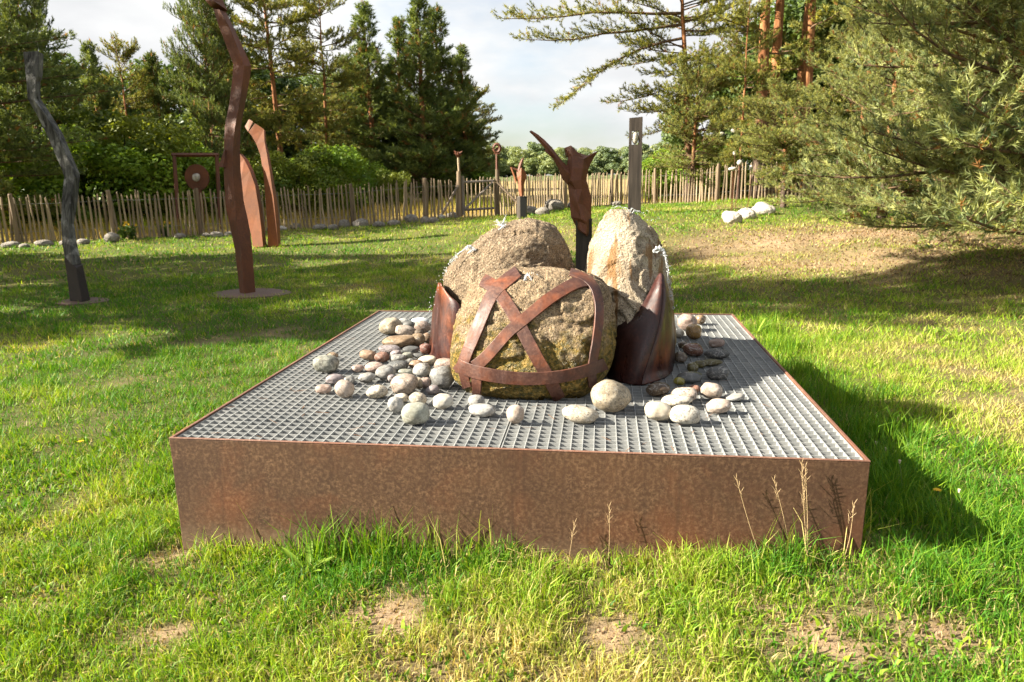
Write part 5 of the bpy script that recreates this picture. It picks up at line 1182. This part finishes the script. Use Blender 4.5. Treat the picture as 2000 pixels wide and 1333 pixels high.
# pines standing beside the picture whose shade falls across the lawn
for n_, (x, y, dat, s_, lab) in enumerate([(-13.5, 3.6, pC, (.55, .55, 1.3), 'tall pine at the lawn edge just outside the picture, nearest the camera'), (-14.5, 6.4, pC, (.62, .62, .78), 'bushy pine at the lawn edge outside the picture, middle one'), (-15.5, 9.0, pB, (1.0, 1.0, .8), 'pine at the lawn edge outside the picture, nearest the fence')]):
    put_tree('pine_tree', dat, (x, y, tz(x, y)), n_ * 1.3, s_, lab, 'pine tree', 'pines beside the lawn')
BUSH = [(bush1, 20, 23.5, 285, 1.2, 'dark green bush behind the fence, outermost beside the charred post'), (bush1, 150, 24.0, 240, 1.25, 'broad green bush behind the fence just beyond the charred post'), (bush2, 262, 25.5, 215, 1.1, 'tall yellow-green bush behind the fence near the framed disc'), (bush1, 320, 26.0, 262, 1.2, 'green bush directly behind the framed disc'),
        (bush2, 430, 27.0, 300, 1.0, 'low yellow-green bush behind the tall column'), (bush2, 585, 25.5, 292, 1.15, 'yellow-green bush behind the fence beside the hooked horn'), (bush1, 640, 27.0, 280, 1.2, 'dark green bush between the hooked horn and the dense pine clump'), (bush2, 765, 27.5, 330, .8, 'small bright bush under the dense pine clump'), (bush1, 880, 34.0, 300, 1.3, 'shaded bush under the pines behind the ragged flower pole'),
        (bush1, 1330, 29.0, 285, 1.3, 'green bush behind the fence next to the tall slab'), (bush2, 1290, 28.5, 320, .9, 'low ochre-green bush right beside the tall slab'), (bush1, 1420, 28.0, 270, 1.3, 'green bush behind the fence under the leaning pine'), (bush1, 1600, 27.0, 250, 1.2, 'green bush behind the fence at the blue-green pines'), (bush1, 1760, 29.0, 260, 1.5, 'dark bush glimpsed under the large blue-green pine'), (bush1, 1960, 31.0, 270, 1.5, 'dark bush beyond the fence at the picture edge')]
for dat, px, d, py, wsc, lab in BUSH:
    P_ = foot(px, d); s_ = htop(px, d, py) / 3.3; put_tree('bush', dat, P_, rt.uniform(0, 6.28), (s_ * wsc, s_ * wsc, s_), lab, 'bush', 'bushes behind the fence')
BROAD = [(tree1, -60, 33, 60, 1.0, 'broadleaf tree in the dark back row, outermost behind the charred post'), (tree1, 130, 36, 120, 1.2, 'broadleaf tree of the back row behind the charred post'), (tree1, 240, 40, 150, 1.2, 'broadleaf tree of the back row below the sky gap'), (tree1, 370, 38, 130, 1.2, 'broadleaf tree of the back row behind the framed disc'), (tree1, 500, 41, 120, 1.2, 'broadleaf tree of the back row behind the tall column'),
         (tree1, 610, 42, 150, 1.2, 'broadleaf tree of the back row behind the hooked horn'), (tree1, 720, 44, 170, 1.2, 'broadleaf tree of the back row in the dense clump'), (tree1, 850, 46, 190, 1.2, 'broadleaf tree of the back row behind the ragged flower pole'), (tree1, 1390, 33, 130, 1.1, 'broadleaf tree behind the leaning pine'), (tree1, 1530, 32, 20, 1.2, 'dark broadleaf tree between the orange pine trunks'),
         (tree1, 1640, 31, -60, 1.1, 'dark broadleaf tree rising behind the blue-green pines'), (tree1, 1790, 34, -80, 1.2, 'broadleaf tree high behind the large blue-green pine')]
for dat, px, d, py, wsc, lab in BROAD:
    P_ = foot(px, d); s_ = htop(px, d, py) / 9.2; put_tree('broadleaf_tree', dat, P_, rt.uniform(0, 6.28), (s_ * wsc, s_ * wsc, s_), lab, 'tree', 'broadleaf trees of the back row')
pxs = [905, 948, 985, 1020, 1052, 1085, 1118, 1150, 1182, 1214, 1246, 1280, 1320]
for q, px in enumerate(pxs):
    d = 92 + 14 * ((q * 7) % 5) / 5; P_ = foot(px, d); s_ = htop(px, d, [268, 262, 285, 280, 276, 282, 286, 282, 284, 280, 278, 275, 272][q] + 4) / 8.2
    put_tree('distant_tree', treeF if q % 2 else treeF2, P_, rt.uniform(0, 6.28), (s_ * 1.15, s_ * 1.15, s_), f'distant pale tree across the field, {ORD[q]} counting from the dense pine clump', 'tree', 'far row of trees across the field')

# ------------------------------------------------------------------ grass
def blades(P_, h_, w_, lean, col, rng, segs=2):
    n = len(P_); az = rng.uniform(0, 6.283, n); ld = np.stack([np.cos(az), np.sin(az), np.zeros(n)], -1); sa = rng.uniform(0, 6.283, n); sd = np.stack([np.cos(sa), np.sin(sa), np.zeros(n)], -1)
    up = np.array([0, 0, 1.0]); b0 = P_; mid = P_ + up * (h_ * .55)[:, None] + ld * (h_ * lean * .30)[:, None]; tip = P_ + up * (h_ * np.sqrt(np.maximum(1 - (lean * .8) ** 2, .12)))[:, None] + ld * (h_ * lean)[:, None]; s2 = sd * (w_ / 2)[:, None]
    if segs == 2:
        V = np.stack([b0 - s2, b0 + s2, mid - s2 * .8, mid + s2 * .8, tip], 1).reshape(-1, 3); k_ = np.arange(n)[:, None] * 5; F = np.concatenate([k_ + np.array([[0, 1, 3]]), k_ + np.array([[0, 3, 2]]), k_ + np.array([[2, 3, 4]])], 0); rep = 5
    else:
        V = np.stack([b0 - s2, b0 + s2, tip], 1).reshape(-1, 3); F = np.arange(n * 3).reshape(-1, 3); rep = 3
    return V, F, np.repeat(col, rep, 0)
rg = np.random.default_rng(5)
GV, GF, GC = [], [], []; gk = 0
def add_blades(*a, **k):
    global gk
    V, F, C = blades(*a, **k); GV.append(V); GF.append(F + gk); GC.append(C); gk += len(V)
def polar(n, r0, r1, half=0.95):
    r_ = np.sqrt(rg.uniform(r0 * r0, r1 * r1, n)); a_ = math.pi / 2 + YAW + rg.uniform(-half, half, n); return CAM[0] + r_ * np.cos(a_), CAM[1] + r_ * np.sin(a_)
def lawn(n, r0, r1, hmul, wid, segs):
    x, y = polar(n, r0, r1); keep = ~((abs(x) < BX + .012) & (y > -.012) & (y < BD + .012)) & ~beyond(x, y + .1); x, y = x[keep], y[keep]
    for cpt, rx, ry in PLATES:
        k2 = ((x - cpt[0]) / rx) ** 2 + ((y - cpt[1]) / ry) ** 2 > 1; x, y = x[k2], y[k2]
    b_, d_ = bare(x, y), dry(x, y); cl = fbm2(x, y, 5.0, 2, 61); k2 = rg.uniform(0, 1, len(x)) < (1 - .93 * b_) * np.clip(1.0 + 1.6 * cl, .25, 1); x, y, b_, d_, cl = x[k2], y[k2], b_[k2], d_[k2], cl[k2]
    h_ = (.048 + .125 * np.clip(cl + .12, 0, 1)) * rg.uniform(.5, 1.4, len(x)) * hmul * (1 - .55 * b_)
    edge = np.exp(-np.maximum(0, np.maximum(abs(x) - BX, np.maximum(-y, y - BD))) / .16); h_ = h_ * (1 + 0.9 * edge) + .05 * gauss(x, y, 2.0, .8, .45, 1.1) * rg.uniform(.3, 1, len(x))
    lean = np.clip(rg.normal(.62, .28, len(x)), .05, 1.0); t_ = np.clip(d_ + rg.normal(0, .20, len(x)), 0, 1); c_ = ramp3(t_) * rg.uniform(.7, 1.25, len(x))[:, None]
    dead = rg.uniform(0, 1, len(x)) < (.10 + .35 * np.clip(d_ - .4, 0, 1) + .4 * b_); c_ = np.where(dead[:, None], STRAW * rg.uniform(.6, 1.15, len(x))[:, None], c_); h_ = np.where(dead, h_ * .8, h_); lean = np.where(dead, np.clip(lean + .3, 0, 1), lean)
    add_blades(np.stack([x, y, terrain(x, y) - .02], -1), h_, wid * rg.uniform(.6, 1.3, len(x)), lean, c_, rg, segs=segs)
PLATES = [(gz(152, 590) + np.array([.03, .06, 0]), .25, .2), (gz(482, 574) + np.array([.02, .05, 0]), .52, .36)]
lawn(175000, 1.1, 4.2, 1.0, .0046, 2)
lawn(150000, 4.2, 8.0, 1.0, .0085, 1)
lawn(150000, 8.0, 14.0, 1.0, .014, 1)
lawn(110000, 14.0, 27.0, 1.1, .026, 1)
# low broad leaves, flattened straw and soil crumbs among the blades
x, y = polar(26000, 1.1, 5.5); k2 = ~((abs(x) < BX + .012) & (y > -.012) & (y < BD + .012)) & (fbm2(x, y, 3.0, 2, 88) > -.02); x, y = x[k2], y[k2]; n = len(x)
add_blades(np.stack([x, y, terrain(x, y) - .012], -1), rg.uniform(.018, .05, n), rg.uniform(.008, .02, n), np.clip(rg.normal(.8, .2, n), 0, 1), ramp3(np.clip(rg.normal(.25, .15, n), 0, 1)) * rg.uniform(.7, 1.1, n)[:, None], rg)
x, y = polar(60000, 1.1, 5.5); b_ = bare(x, y); k2 = ~((abs(x) < BX + .012) & (y > -.012) & (y < BD + .012)) & (rg.uniform(0, 1, len(x)) < .12 + .5 * b_); x, y = x[k2], y[k2]; n = len(x)
add_blades(np.stack([x, y, terrain(x, y) - .006 + rg.uniform(0, .01, n)], -1), rg.uniform(.02, .07, n), rg.uniform(.0015, .004, n), np.full(n, 1.0), (STRAW * .8)[None] * rg.uniform(.35, 1.1, n)[:, None], rg)
x, y = polar(30000, 1.1, 4.2); b_ = bare(x, y); k2 = rg.uniform(0, 1, len(x)) < b_ * .9; x, y = x[k2], y[k2]; n = len(x)
add_blades(np.stack([x, y, terrain(x, y) - .012], -1), rg.uniform(.006, .018, n), rg.uniform(.006, .018, n), np.full(n, .4), (SOIL * .95)[None] * rg.uniform(.4, 1.15, n)[:, None], rg, segs=1)
x = rg.normal(4.8, 3.0, 14000); y = rg.normal(10.3, 2.2, 14000); k2 = ~beyond(x, y + .2) & (y > 5); x, y = x[k2], y[k2]; n = len(x)
lit = np.array([[.30, .19, .10], [.10, .06, .035], [.42, .31, .17]])[rg.integers(0, 3, n)]
add_blades(np.stack([x, y, terrain(x, y) - .012], -1), rg.uniform(.02, .06, n), rg.uniform(.01, .035, n), np.clip(rg.normal(.8, .2, n), 0, 1), lit * rg.uniform(.7, 1.2, n)[:, None], rg, segs=1)
# long tufts against the box and beside it
def tuft(cx_, cy_, n, sp, h0, h1, cmix, wid=.005, lean=.45):
    x = rg.normal(cx_, sp, n); y = rg.normal(cy_, sp, n); k2 = ~((abs(x) < BX + .015) & (y > -.015) & (y < BD + .015)); x, y = x[k2], y[k2]; n = len(x)
    t_ = np.clip(rg.normal(cmix, .14, n), 0, 1); add_blades(np.stack([x, y, terrain(x, y) - .02], -1), rg.uniform(h0, h1, n), wid * rg.uniform(.6, 1.3, n), np.clip(rg.normal(lean, .2, n), .05, .95), ramp3(t_) * rg.uniform(.75, 1.2, n)[:, None], rg)
for px, py, n, sp, h0, h1, cm in ((640, 1075, 420, .10, .10, .30, .18), (700, 1080, 300, .10, .10, .26, .12), (760, 1085, 420, .10, .10, .26, .18), (880, 1080, 340, .10, .10, .26, .25), (980, 1085, 200, .08, .06, .18, .35), (1480, 1090, 420, .09, .10, .28, .40), (1560, 1085, 420, .08, .12, .30, .40), (1620, 1090, 300, .07, .10, .26, .45),
                                  (1280, 1090, 200, .08, .06, .16, .5), (1380, 1095, 220, .08, .08, .18, .5), (450, 1085, 160, .08, .05, .14, .5), (1720, 1010, 420, .10, .10, .26, .12), (1760, 960, 420, .12, .10, .26, .12), (1700, 880, 380, .14, .10, .26, .12), (1640, 800, 380, .16, .10, .26, .15), (1560, 740, 300, .14, .10, .26, .15), (1530, 690, 300, .12, .12, .30, .2), (1490, 655, 240, .10, .12, .30, .25),
                                  (1540, 1092, 260, .10, .22, .48, .9), (1490, 1092, 200, .09, .20, .40, .85), (1590, 1092, 180, .07, .2, .42, .85), (1430, 1088, 60, .1, .15, .3, .85), (950, 1088, 50, .12, .15, .34, .7), (820, 1088, 40, .12, .15, .34, .7), (1850, 1080, 420, .16, .08, .22, .2), (300, 930, 300, .14, .06, .16, .2), (640, 715, 60, .1, .06, .12, .3)):
    p_ = on_plane(px, py, 0); tuft(p_[0], p_[1], n, sp, h0, h1, cm)
g_o = obj('grass', mesh_np('grass', np.concatenate(GV), np.concatenate(GF), np.concatenate(GC)), M['grass']); g_o['kind'] = 'stuff'; g_o['label'] = 'shaggy sunlit lawn grass with yellowed tufts'
# tall dry meadow beyond the fence
GV, GF, GC = [], [], []; gk = 0
x = rg.uniform(-26, 14, 60000); y = rg.uniform(12, 36, 60000); k2 = beyond(x, y - .15) & (y < np.interp(x, _fx, _fy) + 12); x, y = x[k2], y[k2]; n = len(x)
t_ = np.clip(rg.normal(.88, .12, n) - .5 * (fbm2(x, y, .5, 2, 71) > .12), 0, 1); hh = rg.uniform(.2, .62, n) * np.where(x > -3, .45, 1.0)
add_blades(np.stack([x, y, terrain(x, y) - .03], -1), hh, rg.uniform(.010, .024, n), np.clip(rg.normal(.35, .2, n), 0, .9), ramp3(t_) * rg.uniform(.7, 1.15, n)[:, None] * np.array([1.05, .9, .8]), rg, segs=1)
g_o = obj('meadow_grass', mesh_np('meadow_grass', np.concatenate(GV), np.concatenate(GF), np.concatenate(GC)), M['grass']); g_o['kind'] = 'stuff'; g_o['label'] = 'tall golden dry meadow grass behind the fence'

# ------------------------------------------------------------------ single plants and flowers
def stalk(label, base, top, head, seed, mat='straw'):
    r_ = np.random.default_rng(seed); t = thing('seed_stalk', base, label, 'grass stalk', 'dry seed stalks at the box'); v = top - base
    C = spline(np.array([base - np.array([0, 0, .03]), base + v * .5 + np.array([r_.uniform(-.02, .02), -.01, .01]), top]), np.linspace(0, 2, 10)); MB().tube(C, np.linspace(.0017, .0008, 10), 5).build('stem', M[mat], t, origin=base)
    mb = MB(); u_ = v / np.linalg.norm(v)
    for q in range(head):
        s = q / head; p_ = top - u_ * .10 * s; e = p_ + u_ * .022 + np.array([math.cos(q * 2.4), math.sin(q * 2.4) * .6, .3]) * .020 * (.4 + s); mb.tube([p_, (p_ + e) / 2, e], [.0005, .0010, .0003], 4)
    mb.build('seed_head', M[mat], t, origin=base)
for q, (bx_, by_, tx, ty, lab) in enumerate(((1520, 1075, 1512, 938, 'dry hooked grass stalk before the box, on the outer side of the clump'), (1540, 1070, 1573, 912, 'tallest dry seed stalk standing before the box corner'), (1548, 1075, 1566, 905, 'tall pale seed stalk beside the tallest one at the box corner'), (1480, 1070, 1438, 935, 'thin dark stalk leaning away from the dry clump'), (1585, 1080, 1668, 985, 'pale stalk leaning towards the box corner'), (1530, 1075, 1570, 950, 'feathery dry stalk in the middle of the clump'), (1110, 1080, 1122, 1022, 'short dry feathery stalk at the middle of the box front'), (1185, 1080, 1190, 990, 'thin green-brown stalk beside the short feathery one'))):
    b0 = on_plane(bx_, by_, 0) - np.array([0, .02, 0]); b0[1] = min(b0[1], -.03); tp = pz(tx, ty, b0[1] + .0); stalk(lab, b0, tp, 8, q)
def dandelion(label, base, top, yellow):
    t = thing('dandelion', base, label, 'flower', 'dandelions in the lawn'); C = spline(np.array([base - np.array([0, 0, .02]), (base + top) / 2 + np.array([.01, 0, 0]), top]), np.linspace(0, 2, 8)); MB().tube(C, [.0022] * 8, 5).build('stem', M['stem'], t, origin=base)
    mb = MB()
    if yellow:
        for q in range(26):
            a_ = q * 2.39996; rr = .020 * math.sqrt((q + 4) / 30); e = top + np.array([math.cos(a_) * rr, math.sin(a_) * rr, .006 * (1 - rr / .02)]); s_ = np.array([-math.sin(a_), math.cos(a_), 0]) * .0028; mb.add([top - s_, top + s_, e + s_, e - s_], [(0, 1, 2, 3)])
        mb.build('petals', M['yellow'], t, origin=base)
    else:
        for q in range(8):
            a_ = q * .785; mb.tube([top, top + np.array([math.cos(a_) * .005, math.sin(a_) * .005, .016])], [.004, .002], 4)
        mb.build('seed_head', M['seedhead'], t, origin=base)
for bx_, by_, tx, ty, yl, lab in ((1832, 1010, 1831, 957, True, 'open yellow dandelion in the shade beside the box'), (1757, 985, 1757, 905, False, 'tall faded dandelion stalk in the shade beside the box'), (1712, 905, 1711, 868, False, 'faded flower stalk close to the box corner'), (1732, 915, 1730, 880, False, 'faded flower stalk just outside the box corner'), (1875, 1010, 1873, 962, False, 'faded flower stalk beyond the yellow dandelion'), (158, 872, 158, 862, True, 'small yellow flower low in the lawn near the box corner'), (278, 520, 278, 515, True, 'tiny yellow flower far out on the lawn'), (555, 1215, 556, 1172, False, 'fluffy dandelion clock in the front lawn')):
    b0 = ground_hit(bx_, by_); tp = at(tx, ty, depth_of(b0)); tp[2] = max(tp[2], b0[2] + .03); dandelion(lab, b0, tp, yl)
def weed(label, P_, n, ln, w_, c0, seed, name='broadleaf_weed', up=.35, group=None):
    r_ = np.random.default_rng(seed); V, F, C = [], [], []
    for q in range(n):
        a_ = r_.uniform(0, 6.28); u_ = np.array([math.cos(a_), math.sin(a_), up * r_.uniform(.3, 1.8)]); u_ /= np.linalg.norm(u_); s_ = np.cross(u_, [0, 0, 1]); s_ /= np.linalg.norm(s_); L_ = ln * r_.uniform(.6, 1.2); k_ = len(V)
        for f_, ww in ((0, .15), (.3, .8), (.62, 1), (.88, .6), (1, .05)):
            c_ = u_ * L_ * f_ - np.array([0, 0, .25 * L_ * f_ ** 2]) + np.array([0, 0, .01]); V += [c_ - s_ * w_ * ww / 2 + np.array([0, 0, .004]), c_, c_ + s_ * w_ * ww / 2 + np.array([0, 0, .004])]
        for i in range(4):
            for j in range(2): F.append([k_ + i * 3 + j, k_ + i * 3 + j + 1, k_ + i * 3 + j + 4, k_ + i * 3 + j + 3])
        C += [np.array(c0) * r_.uniform(.75, 1.2)] * 15
    o = obj(name, mesh_np(name, np.array(V), np.array(F), np.array(C), True), M['leaf'], None, P_); return tag(o, label, 'weed', group or 'weeds in the lawn')
weed('grey-green leafy weed rosette at the middle foot of the box', on_plane(1090, 1092, 0), 26, .10, .035, (.16, .22, .10), 1)
weed('second grey-green weed rosette at the box foot, beside the short feathery stalk', on_plane(1135, 1088, 0), 18, .09, .034, (.17, .23, .11), 2)
weed('bright long-leaved plantain in the lush tuft before the box', on_plane(600, 1130, 0), 9, .20, .030, (.20, .30, .03), 3, up=.8)
weed('low clover patch in the sunlit front lawn', on_plane(1290, 1300, 0), 30, .06, .028, (.16, .24, .06), 4)
weed('low leafy weed at the near lawn edge below the platform', on_plane(520, 1240, 0), 16, .07, .02, (.14, .24, .03), 5)
weed('pale green dock leaf standing behind the far box corner', ground_hit(1478, 655), 5, .22, .05, (.24, .36, .05), 6, up=1.6)
# yellow-flowering plants at the fence foot
for q, (px, py, lab) in enumerate(((240, 468, 'yellow-flowering plant at the fence foot beside the charred post'), (258, 466, 'smaller yellow-flowering plant right next to the first at the fence foot'), (322, 462, 'lone yellow-flowering plant at the fence foot below the framed disc'))):
    P_ = gz(px, py); t = thing('flowering_plant', P_, lab, 'plant', 'yellow flowers along the fence'); mb = MB(); ms = MB(); r_ = np.random.default_rng(q + 3)
    LV, LF, LC = [], [], []
    for s in range(9):
        e = np.array([r_.normal(0, .12), r_.normal(0, .08), r_.uniform(.22, .42)]); ms.tube([(0, 0, 0), tuple(e * .5 + np.array([.01, 0, 0])), tuple(e)], [.006, .005, .003], 4)
        if s < 5:
            for a_ in np.linspace(0, 6.28, 9)[:-1]: mb.add([e, e + np.array([math.cos(a_) * .035, -.01 + math.sin(a_) * .02, math.sin(a_) * .03]), e + np.array([math.cos(a_ + .5) * .035, -.01, math.sin(a_ + .5) * .03])], [(0, 1, 2)])
        for j in range(14):
            c_ = e * r_.uniform(.1, .95) + r_.normal(0, .03, 3); a1 = r_.normal(0, .035, 3); b1_ = r_.normal(0, .02, 3); k_ = len(LV); LV += [c_ - a1, c_ + b1_, c_ + a1, c_ - b1_]; LF.append([k_, k_ + 1, k_ + 2, k_ + 3]); LC += [np.array([.08, .14, .025])] * 4
    ms.build('stems', M['stem'], t); mb.build('flowers', M['yellow'], t); obj('leaves', mesh_np('leaves', np.array(LV), np.array(LF), np.array(LC)), M['leaf'], t)

# fallen pine needles and scraps lying on the grating
GV, GF, GC = [], [], []; gk = 0
x = rg.uniform(-1.45, 1.45, 150); y = rg.uniform(.05, 3.05, 150) ** 1.0; n = len(x); a_ = rg.uniform(0, 6.28, n); L_ = rg.uniform(.03, .08, n)
P0_ = np.stack([x, y, np.full(n, ZD + .002)], -1); dv = np.stack([np.cos(a_) * L_, np.sin(a_) * L_, rg.uniform(0, .004, n)], -1); sv = np.stack([-np.sin(a_), np.cos(a_), np.zeros(n)], -1) * .0012
V = np.stack([P0_ - sv, P0_ + sv, P0_ + dv + sv, P0_ + dv - sv], 1).reshape(-1, 3); C = np.repeat(np.array([.36, .17, .07])[None] * rg.uniform(.5, 1.2, n)[:, None], 4, 0)
o = obj('needle_litter', mesh_np('needle_litter', V, np.arange(n * 4).reshape(-1, 4), C), M['leaf']); o['kind'] = 'stuff'; o['label'] = 'fallen brown pine needles scattered on the grating'
